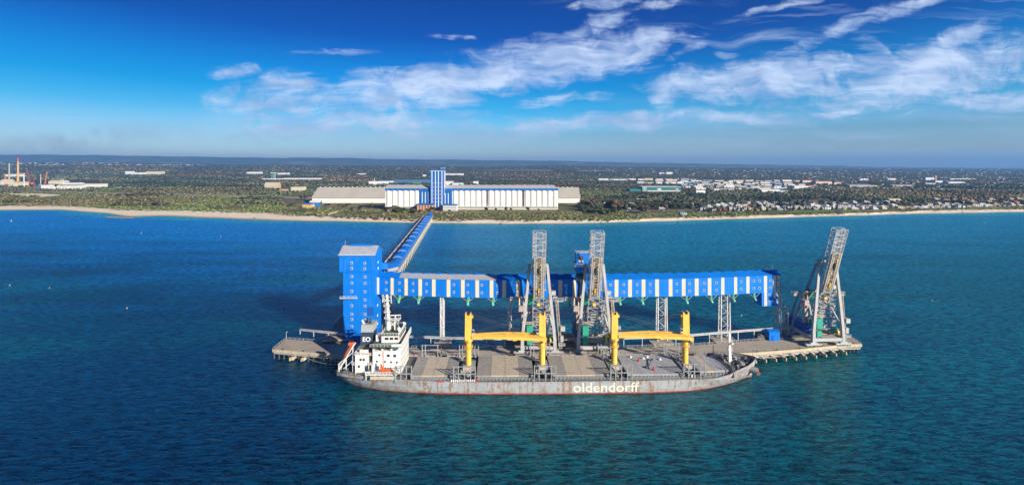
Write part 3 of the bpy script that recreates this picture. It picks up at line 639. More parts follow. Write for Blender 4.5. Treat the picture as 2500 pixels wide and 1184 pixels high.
# ================================================================= LOADING GALLERY
def build_gallery():
    z0,z1=30.6,40.85; zr=42.6; dep=8.5
    t=thing('loading_gallery',(XW(1400,267),267,5),'very long elevated blue conveyor gallery with cream stripes and small windows above the wharf','gallery')
    pts=[(XW(px,y),y) for px,y in GAL]
    # smooth resample
    xs=np.linspace(pts[0][0],pts[-1][0],34); ys=np.interp(xs,[p[0] for p in pts],[p[1] for p in pts])
    ys=np.convolve(np.r_[ys[0]*2-ys[1],ys,ys[-1]*2-ys[-2]],[.25,.5,.25],'valid'); L=list(zip(xs,ys))
    b=MB(); rings=[[(x,y,z0),(x,y,z1),(x,y+dep,z1),(x,y+dep,z0)] for x,y in L]; b.loft(rings)
    # gable at the far end
    x,y=L[-1]; b.add([(x+.01,y,z1),(x+.01,y+dep,z1),(x+.01,y+dep/2,zr)],[(0,1,2)]); b.build('wall',BLUE,t)
    yat=lambda X:float(np.interp(X,xs,ys))
    def roof(Lp,name,m):
        b=MB(); b.loft([[(x,y-0.5,z1-.05),(x,y-0.5,z1+.15),(x,y+dep/2,zr+.2),(x,y+dep+.5,z1+.15),(x,y+dep+.5,z1-.05),(x,y+dep/2,zr)] for x,y in Lp]); return b.build(name,m,t)
    sp=lambda a,c:[(x,yat(x)) for x in np.linspace(a,c,14)]
    xa,xb=XW(975,270),XW(1212,265)
    r=roof(sp(xs[0],xa),'roof',BLUE_ROOF); roof(sp(xa,xb),'roof',GREY_ROOF)['label']='weathered grey zinc roof section'; roof(sp(xb,xs[-1]+0.5),'roof',BLUE_ROOF)
    # ridge vents
    for x in np.arange(xs[0]+4,xs[-1]-3,7.3):
        b=MB(); b.box((x,yat(x)+dep/2,zr+0.42),(4.2,1.2,0.35)); b.build('ridge_vent',BLUE_ROOF,r)
    # cream strips (photo columns)
    for px in (923,958,992,1026,1059,1095,1130,1165,1200,1231,1265,1368,1402,1475+30,1538,1571,1604,1637,1669,1701,1732,1764,1795,1825,1868):
        if 1280<px<1350: continue
        y=galY(px); x=XW(px,y); y=yat(x); b=MB(); zb=z0+0.2
        if px==1868: zb=ZW(748,y)+.3
        b.bx(x-1.05,x+1.05,y-0.12,y-0.01,zb,z1-0.25); b.build('cream_strip',CREAM,t)
    for px,pyb in ((1890.5,728),(1911,744)):
        y=galY(min(px,1905)); x=XW(px,y) if px<1905 else XW(1905,y)-1.3; y=yat(x); b=MB(); b.bx(x-0.85,x+0.85,y-0.13,y-0.012,ZW(pyb,y),z1-.3); b.build('cream_strip',CREAM,t)
    # windows in pairs
    for px in (943,975,1008,1041,1108,1142,1176,1214,1349,1382,1490,1523,1555,1587,1652,1683,1719,1749,1809,1840,1854,1880,1902):
        y=galY(min(px,1905)); x=XW(px,y) if px<1900 else XW(1899,y); y=yat(x)
        win_part(t,x,y,z1-3.1,1.15,1.25); win_part(t,x,y,z0+2.9,1.15,1.25)
    # drop box at the end
    y=277; xl,xr=XW(1857,y),XW(1905,y); ye=yat(xl); zb=ZW(748,ye)
    b=MB(); b.prism([(xl,yat(xl)-0.03),(xr,yat(xr)-0.03),(xr,yat(xr)+dep-.1),(xl,yat(xl)+dep-.1)],zb,z0+0.02); b.build('drop_box',BLUE,t)
    for px,py in ((1880,720),(1902,718),(1878,738),(1890,737),(1903,736)): x=XW(px,ye); win_part(t,x,yat(x)-.03,ZW(py,ye),1.2,1.1)
    # green chutes with braces
    for px in (975,1023,1143,1204,1267,1390,1513,1568,1676,1736,1790,1841):
        y=galY(px); x=XW(px,y); y=yat(x)
        b=MB(); b.bar((x+0.4,y+0.6,z0+0.2),(x-0.2,y-1.0,z0-3.0),1.0,1.1); b.bar((x-0.2,y-1.0,z0-2.7),(x+0.1,y-1.8,z0-3.9),1.1,0.9); c=b.build('chute',GREEN_L,t)
        b=MB(); b.bar((x,y-1.0,z0-2.2),(x-3.4,y+0.4,z0),0.11); b.bar((x,y-1.0,z0-2.2),(x+3.4,y+0.4,z0),0.11); b.build('brace',STEEL_L,c)
    # lattice legs
    for i,(px,kind) in enumerate(((1080,1),(1245,1),(1421,1),(1615,2),(1768,2),(1909,3))):
        y=galY(min(px,1905))+dep/2-.5; x=XW(px,y); zb=4.8 if kind<3 and i not in (1,2) else 5.0; g=thing_part=None
        if kind==1:
            b=MB(); b.lattice((x,y,zb),(x,y,z0),1.6,4.0,9,0.5,0.3); b.box((x,y,zb+0.6),(3,5,1.2)); b.build('leg',STEEL_L,t)
        else:
            hw={2:2.4,3:2.6}[kind]; 
            for sx in (-1,1):
                b=MB(); 
                for sy in (-1.8,1.8): b.tube((x+sx*(hw+0.3),y+sy,zb),(x+sx*hw,y+sy*0.8,z0 if kind==2 else 21.5),0.42,n=8)
                b.build('leg',STEEL_L,t)
            b=MB(); n=7; zt=z0 if kind==2 else 21.5
            for k in range(n):
                za=zb+(zt-zb)*k/n; zc=zb+(zt-zb)*(k+1)/n; s=1 if k%2 else -1
                for sy in (-1.6,1.6): b.bar((x-s*hw,y+sy,za),(x+s*hw,y+sy,zc),0.2); b.bar((x-hw,y+sy,zc),(x+hw,y+sy,zc),0.16)
            b.build('leg_bracing',STEEL,t)
    x,y=L[-1]; b=MB(); b.tube((x+0.9,y+dep-1,5),(x+0.9,y+dep-1,z0),0.3,n=8); b.tube((x+.9,y+1,5),(x+.9,y+1,z0),0.35,n=8); b.build('leg',STEEL_L,t)
    b=MB(); b.tube((x-3,y+3,zr),(x-3,y+3,zr+3.2),0.06,n=5); b.build('aerial',STEEL_L,t)

# ================================================================= SHORE CONVEYOR JETTY
def build_jetty():
    A=Vector((-112.5,440,0)); B=Vector((-165.5,952,0)); d=(B-A).normalized(); s=Vector((d.y,-d.x,0))   # s points right
    t=thing('jetty',(A.x,A.y,0),'long narrow trestle jetty carrying a blue conveyor gallery from the shore to the wharf','jetty')
    Lk=(B-A).length; pt=lambda q,o,z:(A+d*q+s*o+Vector((0,0,z)))[:]
    # deck runs on to the wharf behind the tower
    b=MB(); rings=[]
    for q in (-175,0,Lk+10): rings.append([pt(q,-12.5,6.2),pt(q,-12.5,7.0),pt(q,5.2,7.0),pt(q,5.2,6.2)])
    b.loft(rings); b.build('deck',CONC,t)
    b=MB(); b.loft([[pt(q,-13.0,6.3),pt(q,-13.0,8.1),pt(q,-12.5,8.1),pt(q,-12.5,6.3)] for q in (-150,Lk+4)]); b.build('parapet',STEEL_L,t)
    # gallery: right wall + low gabled roof
    b=MB(); b.loft([[pt(q,-4.2,7.2),pt(q,-4.2,11.4),pt(q,4.2,11.4),pt(q,4.2,7.2)] for q in (4,Lk)]); b.build('gallery_wall',BLUE,t)
    b=MB(); b.loft([[pt(q,-4.8,11.3),pt(q,-4.8,11.6),pt(q,0,12.9),pt(q,4.8,11.6),pt(q,4.8,11.3)] for q in (2,Lk+1)]); rf=b.build('gallery_roof',BLUE_ROOF,t)
    # drive housings standing on the roof at intervals
    q=12
    while q<Lk-40:
        b=MB(); c=pt(q,-1.6,13.0); b.box(c,(5.5,9 if int(q)%3 else 5,1.0),rz=math.atan2(d.y,d.x)-R(90),top=(0.75,0.9)); b.build('drive_housing',BLUE,rf)
        b=MB(); b.bar(pt(q-7,-4.6,12.0),pt(q-7,0,13.1),0.25,0.3); b.bar(pt(q-7,0,13.1),pt(q-7,4.6,12.0),0.25,0.3); b.build('roof_joint',STEEL_L,rf); q+=36
    # pale bents and white cross heads down the right side
    n=62
    for k in range(n):
        q=-6+(Lk-16)*k/(n-1); b=MB()
        b.bar(pt(q,-12.2,5.8),pt(q,7.4,5.8),1.3,1.0); b.build('cross_head',STEEL_L,t)
    for k in range(0,36):
        q=-6+(Lk-40)*k/35; b=MB(); b.tube(pt(q,7.4,-3),pt(q,6.9,5.4),0.5,n=6); b.tube(pt(q,-11,-3),pt(q,-11,5.4),0.5,n=6); b.bar(pt(q,7.2,1.5),pt(q,2,5.2),0.35); b.build('pile_bent',CONC_E,t)
    b=MB(); b.tube(pt(-8,6.2,7.4),pt(Lk-8,6.2,7.4),0.3,n=6); b.tube(pt(-8,7.2,6.9),pt(Lk-8,7.2,6.9),0.2,n=6); b.build('service_pipe',STEEL_L,t)
    # inclined gallery climbing to the tower
    e=Vector(pt(10,0.5,0)); top=Vector((-77.5,281,0)); dd=(top-e).normalized(); ss=Vector((dd.y,-dd.x,0)); LL=(top-e).length
    g=thing('inclined_conveyor',(e.x,e.y,0),'sloping blue conveyor gallery on pale trusses climbing from the jetty elbow to the tower','conveyor')
    zz=lambda q:9.0+(43.2-9.0)*q/LL
    qt=lambda q,o,z:(e+dd*q+ss*o+Vector((0,0,zz(q)+z)))[:]
    hw=lambda q: 4.2-1.0*q/LL
    hh=lambda q: 4.6-1.6*q/LL
    b=MB(); b.loft([[qt(q,-hw(q),0),qt(q,-hw(q),hh(q)),qt(q,hw(q),hh(q)),qt(q,hw(q),0)] for q in (-6,LL)]); b.build('wall',BLUE,g)
    b=MB(); b.loft([[qt(q,-hw(q)-.3,hh(q)),qt(q,-hw(q)-.3,hh(q)+.25),qt(q,0,hh(q)+1.1),qt(q,hw(q)+.3,hh(q)+.25),qt(q,hw(q)+.3,hh(q))] for q in (-6.5,LL)]); b.build('roof',BLUE_ROOF,g)
    b=MB()
    for sd_ in (-1,1):
        n=16
        for k in range(n):
            q0=LL*k/n;q1=LL*(k+1)/n; f=lambda q:-(2.6-0.6*q/LL)
            b.bar(qt(q0,sd_*hw(q0),f(q0)),qt(q1,sd_*hw(q1),f(q1)),0.5); b.bar(qt(q0,sd_*hw(q0),0),qt(q0,sd_*hw(q0),f(q0)),0.35)
            b.bar(qt(q0,sd_*hw(q0),f(q0) if k%2 else 0),qt(q1,sd_*hw(q1),0 if k%2 else f(q1)),0.3)
    b.build('truss',STEEL_L,g)
    for fr in (0.15,0.4,0.68):
        q=LL*fr; b=MB()
        for o in (-2.5,2.5): b.bar(qt(q,o*1.4,-zz(q)-2),qt(q,o*0.7,-2.0),0.7)
        for k in range(5):
            za=6+(zz(q)-8)*k/5; zb=6+(zz(q)-8)*(k+1)/5
            if zz(q)>14: b.bar(qt(q,-2.6,za-zz(q)),qt(q,2.6,zb-zz(q)),0.3)
        b.build('trestle_leg',STEEL_L,g)

LEG_S=mat('loader_grey_steel',(0.43,0.43,0.43),0.55,var=0.14,nscale=0.3,dirt=(0.28,0.20,0.13),dirt_amt=0.5)
# ================================================================= SHIP LOADERS
def build_loader():
    dz=5.0
    t=thing('ship_loader',(0,0,dz),'','ship loader','ship loaders on the wharf',local=True); D=16.5; W_=8.7
    # wheels and bogies
    for sx in (-1,1):
        for y in (0,D):
            b=MB(); b.box((sx*W_,y,1.15),(9.0,1.5,0.8)); b.box((sx*W_,y,1.9),(4,1.6,0.9)); 
            for k in (-3,-1,1,3): b.box((sx*W_+k*1.1,y,0.75),(1.5,1.2,0.7),top=(0.7,1))
            o=b.build('bogie',LEG_S,t)
            for k in range(6): b=MB(); x=sx*W_-3.6+k*1.45; b.tube((x,y-0.75,0.42),(x,y+0.75,0.42),0.42,n=10); b.build('wheel',STEEL_D,o)
    # front legs, one each side, and rear legs leaning in to the same head
    b=MB(); b.bar((-W_,0,1.8),(-W_+.15,0,9.0),1.7,1.5); b.bar((-W_+.15,0,8.7),(-4.6,0.6,47.5),1.6,1.4,w2=1.25); b.build('leg',LEG_S,t)
    b=MB(); b.bar((W_,0,1.8),(W_-.15,0,9.0),1.7,1.5); b.bar((W_-.15,0,8.7),(4.6,0.6,47.5),1.6,1.4,w2=1.25); b.build('leg',LEG_S,t)
    for sx in (-1,1):
        b=MB(); b.bar((sx*W_,D,1.8),(sx*W_,D,8.0),1.5,1.4); b.bar((sx*W_,D,7.8),(sx*4.7,1.8,47.2),1.5,1.3,w2=1.1); b.build('leg',mat('blue_grey_steel',(0.20,0.27,0.36),0.5,var=0.15),t)
    # portal beams
    b=MB(); b.box((0,0,3.6),(2*W_-1.8,1.2,1.7)); b.build('portal_beam',LEG_S,t)
    b=MB(); b.box((0,D,4.6),(2*W_-1.6,1.1,1.6)); b.build('portal_beam',LEG_S,t)
    for sx in (-1,1): b=MB(); b.bar((sx*W_,0.9,4.2),(sx*W_,D-.8,4.4),1.0,1.5); b.build('portal_beam',LEG_S,t)
    b=MB(); b.bx(-W_+.6,W_-.6,4.2,D-3,4.8,5.1); b.build('machine_deck',STEEL_T,t)
    # head beam with sheaves
    b=MB(); b.bar((-5,1.2,47.2),(-2.8,1.2,47.2),1.0,1.2); b.bar((2.8,1.2,47.2),(5,1.2,47.2),1.0,1.2); b.bar((-4.6,3.4,46.4),(4.6,3.4,46.4),0.9,1.0); b.build('head_beam',LEG_S,t)
    for x in (-5.6,-6.3): b=MB(); b.tube((x-.15,1.2,46.5),(x+.15,1.2,46.5),0.9,n=12); b.build('sheave',WHITE,t)
    b=MB(); b.box((-5.6,0.8,43.6),(2.4,1.6,0.3)); b.rail([(-6.8,0,43.7),(-4.6,0,43.7)],t=0.1); b.build('head_platform',LEG_S,t)
    b=MB(); b.bar((-7.6,0.3,30),(-5.9,0.9,33.5),0.9); b.box((-6.6,0.2,31.2),(1.0,0.9,1.0)); b.build('leg_splice',LEG_S,t)
    b=MB(); b.bar((4.9,1.2,34),(3.1,1.0,34),0.5); b.bar((-5,1.2,34),(-3.1,1.0,34),0.5); b.build('tie_beam',LEG_S,t)
    # rear back stays and diagonals
    for sx in (-1,1):
        b=MB(); b.bar((sx*W_*0.95,0.2,10),(sx*4.9,D*0.6,26),0.7); b.bar((sx*8,D-1,12),(sx*6.2,2,31),0.5); b.build('diagonal',LEG_S,t)
    # luffed-up boom
    p0=Vector((0,9.2,11)); p1=Vector((0,-8.6,66.0)); u=(p1-p0).normalized(); nrm=Vector((0,u.z,-u.y))  # nrm points back/down
    at=lambda f:p0+(p1-p0)*f
    b=MB(); b.lattice(p0,at(0.43),5.6,3.4,9,0.34,0.20); bm_=b.build('boom',STEEL,t)
    b=MB(); b.lattice(at(0.43),p1,6.6,3.6,14,0.32,0.15)
    for f in np.linspace(0.76,1.0,5): c=at(f); b.bar(c+Vector((-1.5,-1.8,0)),c+Vector((1.5,-1.8,0)),0.3)
    for x in (-1.6,1.6):
        a0=at(0.74)+Vector((x,-1.7,0)); a1=p1+Vector((x,-1.7,0)); b.bar(a0,a1,0.3)
    for k in range(8):
        f0=0.74+k*0.0325; f1=f0+0.0325
        for sx in (-1,1): b.bar(at(f0)+Vector((sx*1.6,-1.7,0)),at(f1)+Vector((sx*3.2,-1.7,0)),0.22); b.bar(at(f0)+Vector((sx*1.6,-1.7,0)),at(f0)+Vector((sx*3.2,-1.7,0)),0.22)
    b.build('boom_tip',LEG_S,bm_)
    # dusty shuttle conveyor riding on the boom face
    b=MB()
    fr=Vector((0,-2.1,-0.6))
    for x in (-2.35,-1.3,1.3,2.35): b.bar(at(0.35)+fr+Vector((x,0,0)),at(0.76)+fr+Vector((x,0,0)),0.62,0.8)
    for f in np.linspace(0.35,0.76,26): b.bar(at(f)+fr+Vector((-2.5,-.2,0)),at(f)+fr+Vector((2.5,-.2,0)),0.22)
    b.build('shuttle_frame',STEEL_T,bm_)
    b=MB(); c0=at(0.36)+fr+Vector((0,0.3,0)); c1=at(0.755)+fr+Vector((0,0.3,0)); b.bar(c0,c1,2.2,0.4); b.build('belt',mat('dusty_belt',(0.10,0.085,0.065),0.9,var=0.4,nscale=1.2),bm_)
    b=MB(); c=at(0.60)+fr+Vector((0,-.5,0)); b.tube(c,c+u*3.6,0.75,n=8); b.build('loading_spout',STEEL_D,bm_)
    b=MB(); c=at(0.40)+fr+Vector((0,-.5,0)); b.bar(c,c+u*3.0,0.6,0.6); b.build('yellow_guard',YEL,bm_)
    for f in np.linspace(0.38,0.74,9):
        c=at(f)+fr; b=MB(); b.box((c.x+(0.8 if int(f*100)%2 else -0.9),c.y-.45,c.z),(0.7,0.4,0.8)); b.build('roller_guard',STEEL_D if int(f*50)%2 else LEG_S,bm_)
    b=MB()
    for k in range(5): b.box((0,at(0.05+k*0.028).y-2.0,at(0.05+k*0.028).z),(2.8,0.9,0.35))
    b.build('step_ladder',LEG_S,bm_)
    b=MB(); b.box((0,at(.27).y-2.1,at(.27).z),(1.6,1.1,1.5)); b.build('yellow_hub',YEL,bm_)
    # hoist ropes
    b=MB()
    for x in (-2.6,2.6): b.bar((x*1.5,1.2,47.6),p1+Vector((x,1.5,-1)),0.10)
    b.build('hoist_rope',STEEL_D,t)
    # green hopper house, drum, elevator
    b=MB(); b.box((-4.7,1.6,12.5),(3.2,3,5.4)); b.box((-4.7,1.6,6.6),(2.8,2.6,3.2)); b.build('green_hopper',GREEN,t)
    b=MB(); b.box((-7.2,3,11.5),(1.8,2.4,3.6)); b.build('green_cabinet',mat('dark_green_paint',(0.02,0.16,0.11)),t)
    b=MB(); b.box((-4.7,1.4,16.2),(5,3.8,0.25)); b.rail([(-7.2,-.5,16.3),(-2.2,-.5,16.3)],t=0.14); b.build('hopper_platform',STEEL_T,t)
    b=MB(); b.box((-4.0,7.5,27),(4.2,4,5)); b.build('transfer_hood',GREEN,t)
    for k in range(24):
        rr=random.Random(k); x=rr.uniform(-6.5,7.5); y=rr.uniform(5,13); z=rr.uniform(6,26); b=MB(); b.box((x,y,z),(rr.uniform(.8,2.4),rr.uniform(.6,2),rr.uniform(.6,2.2)))
        b.bar((x,y,z),(x,y+1.5,z-2.5),.3); b.build('drive_unit',(STEEL,STEEL_T,LEG_S)[k%3],t)
    b=MB()
    for k in range(9):
        z=7+k*2.4; b.rail([(2.5,4.6,z),(8.2,4.6,z)],0.9,0.12,1.5); b.bx(2.4,8.3,4.6,5.8,z-.12,z)
        b.bar((2.6 if k%2 else 8.0,5.0,z),(8.0 if k%2 else 2.6,5.0,z+2.4),0.4,0.2)
    b.build('access_stair',LEG_S,t)
    b=MB(); b.tube((5.0,3.4,7.2),(8.2,3.4,7.2),1.5,n=14); b.build('cable_reel',GREEN,t)
    b=MB(); b.tube((6.0,1.8,7.2),(6.8,1.8,7.2),1.7,n=14); b.build('hoist_drum',YEL,t)
    # side walkways at mid height
    b=MB(); b.bx(-15,-5.8,6.6,9.0,27.2,27.5); b.rail([(-5.8,6.6,27.5),(-15,6.6,27.5),(-15,9,27.5)],t=0.16,step=1.3); b.box((-14,7.8,26.7),(2.2,2,0.9)); b.build('side_walkway',LEG_S,t)
    b=MB(); b.bx(5.8,13.6,4.6,7.0,26.6,27.0); b.rail([(5.8,4.6,27),(13.6,4.6,27),(13.6,7,27)],1.6,t=0.18,step=1.2); b.build('side_walkway',LEG_S,t)
    b=MB(); b.tube((-10.2,6,24.5),(-10.2,6,28.6),0.45,n=8); b.tube((-10.2,6,28.6),(-6,6,28.6),0.45,n=8); b.tube((-7.8,6,19.5),(-7.8,6,27.6),0.4,n=8); b.build('dust_pipe',mat('pinkish_pipe_paint',(0.62,0.45,0.34)),t)
    b=MB(); b.box((-9.0,6.4,22.6),(3.2,2.6,3)); b.box((-8.0,7.5,15.5),(1.8,2,12)); b.build('elevator_housing',mat('faded_pink_grey',(0.40,0.33,0.30),0.7,var=0.25),t)
    b=MB(); b.box((8.5,6.4,31),(2.2,2,2.2)); b.box((9.2,5.5,29),(2.4,2,0.4)); b.build('operator_cab',LEG_S,t)
    # rear ladder tower on the right leg
    b=MB(); b.lattice((12.0,3,2.2),(9.8,3,28),1.3,1.3,10,0.22,0.14); b.build('ladder_tower',STEEL_T,t)
    b=MB(); b.box((13.0,2.6,13.0),(2.4,2.4,2.4)); b.build('winch_cabin',LEG_S,t); b=MB(); b.box((12.6,2.4,7.6),(1.6,1.8,3.0)); b.build('switch_cabinet',LEG_S,t)
    b=MB(); b.bx(10.6,14.2,0.8,3.8,4.2,4.5); b.rail([(10.7,.9,4.5),(14.1,.9,4.5)],t=.14); b.build('stair_landing',LEG_S,t)
    # blue machine house slung low on the land side
    b=MB(); b.bx(-W_-0.4,-W_+3.4,5.5,D+6,5.6,10.6); b.build('machine_house',mat('deep_blue_panel',(0.01,0.06,0.30),0.5,rib=1.0),t)
    b=MB(); b.bx(-W_-0.8,-W_+3.8,5.0,D+6.5,4.6,5.58); b.build('machine_house_base',LEG_S,t)
    b=MB(); b.bar((-W_+.5,D+5.5,4.6),(-W_+1.5,D-3,27),0.9); b.bar((W_-.5,D+3.5,4.6),(W_-2.5,D-4,27),0.9); b.build('back_stay',mat('blue_grey_steel',(0.2,0.27,0.36)),t)
    return t
def add_cabin(t):
    """tall blue-and-white control house on a dark mast behind the left leg"""
    b=MB(); b.bx(-8.8,-0.6,7,12,46.7,52.6); c=b.build('control_house',BLUE,t)
    b=MB(); b.bx(-9.2,-.2,6.6,12.4,52.6,53.0); b.build('roof',LEG_S,c)
    b=MB(); b.bx(-7.9,-4.8,6.9,6.99,47.4,51); b.build('opening_shade_plate',STEEL_D,c)  # dark plate paints the shaded hollow of an opening
    b=MB(); b.box((-6.3,6.75,48.0),(2.6,0.2,0.9)); b.build('notice',WHITE,c)
    b=MB(); b.bx(-10.4,0.2,1.2,12.4,46.1,46.65); b.build('skirt_roof',mat('pale_blue_white_sheet',(0.66,0.70,0.78)),c)
    b=MB(); b.bx(-9.4,-.4,2.0,12,42.6,46.08); b.build('lower_cabin',BLUE,c)
    b=MB(); b.bx(-8.4,-4,3.3,11,39.2,42.58); b.build('cab_glazing',GLASS,c)
    b=MB(); b.bx(-9.2,-3.4,2.8,11.5,38.8,39.15); b.rail([(-9.2,2.8,39.1),(-3.4,2.8,39.1)],t=0.14); b.build('cab_floor',LEG_S,c)
    b=MB(); b.lattice((-7.5,13.5,5),(-5.5,9,38.8),2.6,2.6,12,0.5,0.3); b.build('cabin_mast',mat('dark_blue_steel',(0.02,0.045,0.10),0.5),c)  # mast in plain dark blue steel
def build_loaders():
    t=build_loader(); 
    copies=[copy_tree(t),copy_tree(t)]
    spec=[(t,1315,249.5,0,'ship loader with raised lattice boom standing beside the left pair of yellow deck cranes'),
          (copies[0],1452,249.5,0,'ship loader with a blue and white control house high on its left side'),
          (copies[1],2022,261.5,R(4),'ship loader standing alone at the far right end of the wharf')]
    for o,px,y,rz,l in spec: o.location=(XW(px,y),y,5.0); o.rotation_euler=(0,0,rz); o['label']=l
    ROOT[copies[0].name]=(0,0,0); add_cabin(copies[0])

# ================================================================= CARGO SHIP (x along the keel, bow +x; y across, - is the side we see)
def build_ship():
    t=thing('cargo_ship',(18.5,232.0,0),'long rusty grey bulk carrier with yellow deck cranes moored along the wharf','ship',rz=R(1.1),local=True)
    SD=[(-103,5.0),(-101.5,7.2),(-98,9.2),(-90,11.4),(-80,13.2),(-68,14.6),(-50,15.1),(-30,15.6),(-5,15.85),(35,15.8),(55,15.4),(66,14.9),(76,14.3),(84,12.6),(90,10.4),(95,7.8),(99,4.6),(101.3,2.2),(102.4,0.35)]
    SWL=[(-103,0.5),(-101.5,1.4),(-98,3.4),(-90,7.2),(-80,10.4),(-68,12.8),(-50,14.6),(-30,15.5),(-5,15.85),(35,15.8),(50,15.3),(62,14.3),(72,12.4),(82,8.8),(90,5.2),(96,2.2),(100.2,0.3),(101,0.2),(102,0.1)]
    ZTOP=[(-103,7.6),(-80,7.2),(-62,6.3),(-40,5.7),(70,5.9),(78,6.3),(84,7.2),(88,8.4),(95,9.2),(102.4,10.0)]
    f=lambda tab,x:float(np.interp(x,[a for a,_ in tab],[b_ for _,b_ in tab]))
    st=list(np.unique(np.r_[np.linspace(-103,-96,6),np.linspace(-94,-36,14),np.linspace(-30,50,9),np.linspace(54,94,21),np.linspace(95,102.4,9)]))
    zd=lambda x: 5.9 if x<-68 else (5.0 if x<86 else 7.6)
    rings=[]
    for x in st:
        a,w,zt=f(SD,x),f(SWL,x),f(ZTOP,x); rk=max(0,(x-88)/14.4); rs=max(0,(-96-x)/7)
        dx=lambda z:(-(1-z/zt)*2.2*rk if z<zt else 0)+( (1-z/zt)*2.5*rs)
        lev=[(-3,w*0.9),(0,w),(1.3,w+(a-w)*0.22),(3.2,w+(a-w)*0.55),(zt-0.9,w+(a-w)*0.92),(zt,a)]
        inn=max(a-0.3,0.03); near=[(x+dx(max(z,0)),-h_,z) for z,h_ in lev]; far=[(x+dx(max(z,0)),h_,z) for z,h_ in lev][::-1]
        rings.append(near+[(x,-inn,zt),(x,-inn,zd(x))]+[(x,inn,zd(x)),(x,inn,zt)]+far)
    b=MB(); b.loft(rings); b.build('hull',HULL,t)
    b=MB()
    for i in range(len(st)-1):
        x0,x1=st[i],st[i+1]; zz=zd((x0+x1)/2)+0.02; a0,a1=max(f(SD,x0)-.35,.02),max(f(SD,x1)-.35,.02)
        b.add([(x0,-a0,zz),(x1,-a1,zz),(x1,a1,zz),(x0,a0,zz)],[(0,1,2,3)])
    b.build('deck',DECKM,t)
    # forecastle and poop step faces
    b=MB(); b.bx(85.9,86.1,-11.8,11.8,5.0,7.7); b.build('forecastle_bulkhead',SGREY,t)
    b=MB(); b.rail([(-103+.3,0,7.6),(-101.2,-7.0,7.5),(-97.8,-9.0,7.4),(-89.8,-11.2,7.2),(-80,-13,7.1),(-68,-14.4,6.6)],1.0,0.1,2); b.build('handrail',SGREY,t)
    b=MB(); b.rail([(-64,-15.1,6.3),(-40,-15.3,5.7),(70,-15.1,5.9),(80,-13.5,6.6)],1.0,0.1,1.6); b.build('handrail',SGREY,t)
    b=MB(); b.rail([(-64,15.1,6.3),(-40,15.3,5.7),(70,15.1,5.9)],1.0,0.1,2.5); b.build('handrail',SGREY,t)
    # name on the side
    text_mesh('name_lettering','oldendorff',6.1,LETTER,t,loc=(24.2,-15.88,1.0),extr=0.05,bold=0.05,sx=1.17)
    # ---- hatches
    HX=[(-66,-45,-11.5,9),(-35,-8.8,-12,9.8),(0,27.3,-12,9.8),(35.8,61.8,-12,9.8),(70.6,84.5,-9.8,8.6)]
    mats=[[HATCH_G,HATCH_T,HATCH_T,HATCH_G],[HATCH_G,HATCH_T,HATCH_T,HATCH_G],[HATCH_G,HATCH_T,HATCH_T,HATCH_G],[HATCH_B]*4,[HATCH_B,HATCH_T,HATCH_B,HATCH_B]]
    labs=['hatch cover with a grey edge panel and wide tan panels nearest the bridge house','grey and tan hatch cover between the first and second cranes','grey and tan hatch cover under the second ship loader','blue-grey hatch cover with a davit and red marks','short tapered hatch cover just behind the bow']
    for hi,(x0,x1,y0,y1) in enumerate(HX):
        b=MB(); b.bx(x0,x1,y0,y1,5.02,6.7); h=b.build('hatch',SGREY,t,label=labs[hi])
        n=4; w_=(x1-x0+0.6)/n; tp=hi==4
        for k in range(n):
            xa=x0-.3+k*w_; xb=xa+w_-0.10; k0=1-0.10*k/3 if tp else 1; k1=1-0.10*(k+1)/3 if tp else 1
            b=MB(); zc=7.55+(0.28 if k in (1,2) else 0)
            b.add([(xa,(y0-.4)*k0,6.72),(xb,(y0-.4)*k1,6.72),(xb,(y1+.4)*k1,6.72),(xa,(y1+.4)*k0,6.72),(xa,(y0-.4)*k0,7.45),(xb,(y0-.4)*k1,7.45),(xb,(y1+.4)*k1,7.45),(xa,(y1+.4)*k0,7.45)],[(3,2,1,0),(4,5,6,7),(0,1,5,4),(1,2,6,5),(2,3,7,6),(3,0,4,7)])
            rr=random.Random(hi*7+k)
            for q in range(9): b.box((rr.uniform(xa+.8,xb-.8),rr.uniform(y0+1,y1-1),7.5),(0.5,0.3,0.16))
            if k in (1,2): 
                for q in np.arange(y0+1.5,y1-1,1.9): b.bx(xa+.3,xb-.3,q,q+.12,7.451,7.50)
            b.build('cover_panel',mats[hi][k],h)
        # coaming stays, cleats and side pipes
        b=MB()
        for x in np.arange(x0+.6,x1,1.7):
            b.bar((x,y0-.05,6.7),(x,y0-1.5,5.1),0.25,0.5); b.box((x+.6,y0-.35,6.5),(0.5,0.5,0.5))
            b.bar((x,y1+.05,6.7),(x,y1+1.3,5.1),0.25,0.5)
        b.build('coaming_stay',SGREY,h)
        b=MB()
        for yy,zz,r_ in ((-12.9,5.5,.14),(-13.4,5.4,.10),(-13.9,5.6,.12),(-12.5,6.0,.09),(11.6,5.6,.15),(12.2,5.5,.12)): b.tube((x0-1,yy*(0.86 if tp else 1),zz),(x1+1,yy*(0.8 if tp else 1),zz),r_,n=6)
        for x in np.arange(x0,x1,3.2): b.box((x,-13.2*(0.84 if tp else 1),5.25),(0.25,2.2,0.5))
        b.build('deck_pipe',SGREY,h)
        b=MB(); b.bx(x0,x1,y0-0.9,y0-0.6,6.15,6.35) if not tp else b.bx(x0,x1,y0-0.2,y0-0.1,6.15,6.35); b.build('coaming_rail',SGREY,h)
    # things on hatch four
    b=MB(); b.bar((47,-5.5,7.5),(51.5,2.5,8.5),0.35); b.box((46.6,-6,7.9),(1.4,1.4,0.9)); b.box((51.7,2.8,7.9),(1.0,1.0,0.9)); b.build('davit_arm',STEEL_D,t)
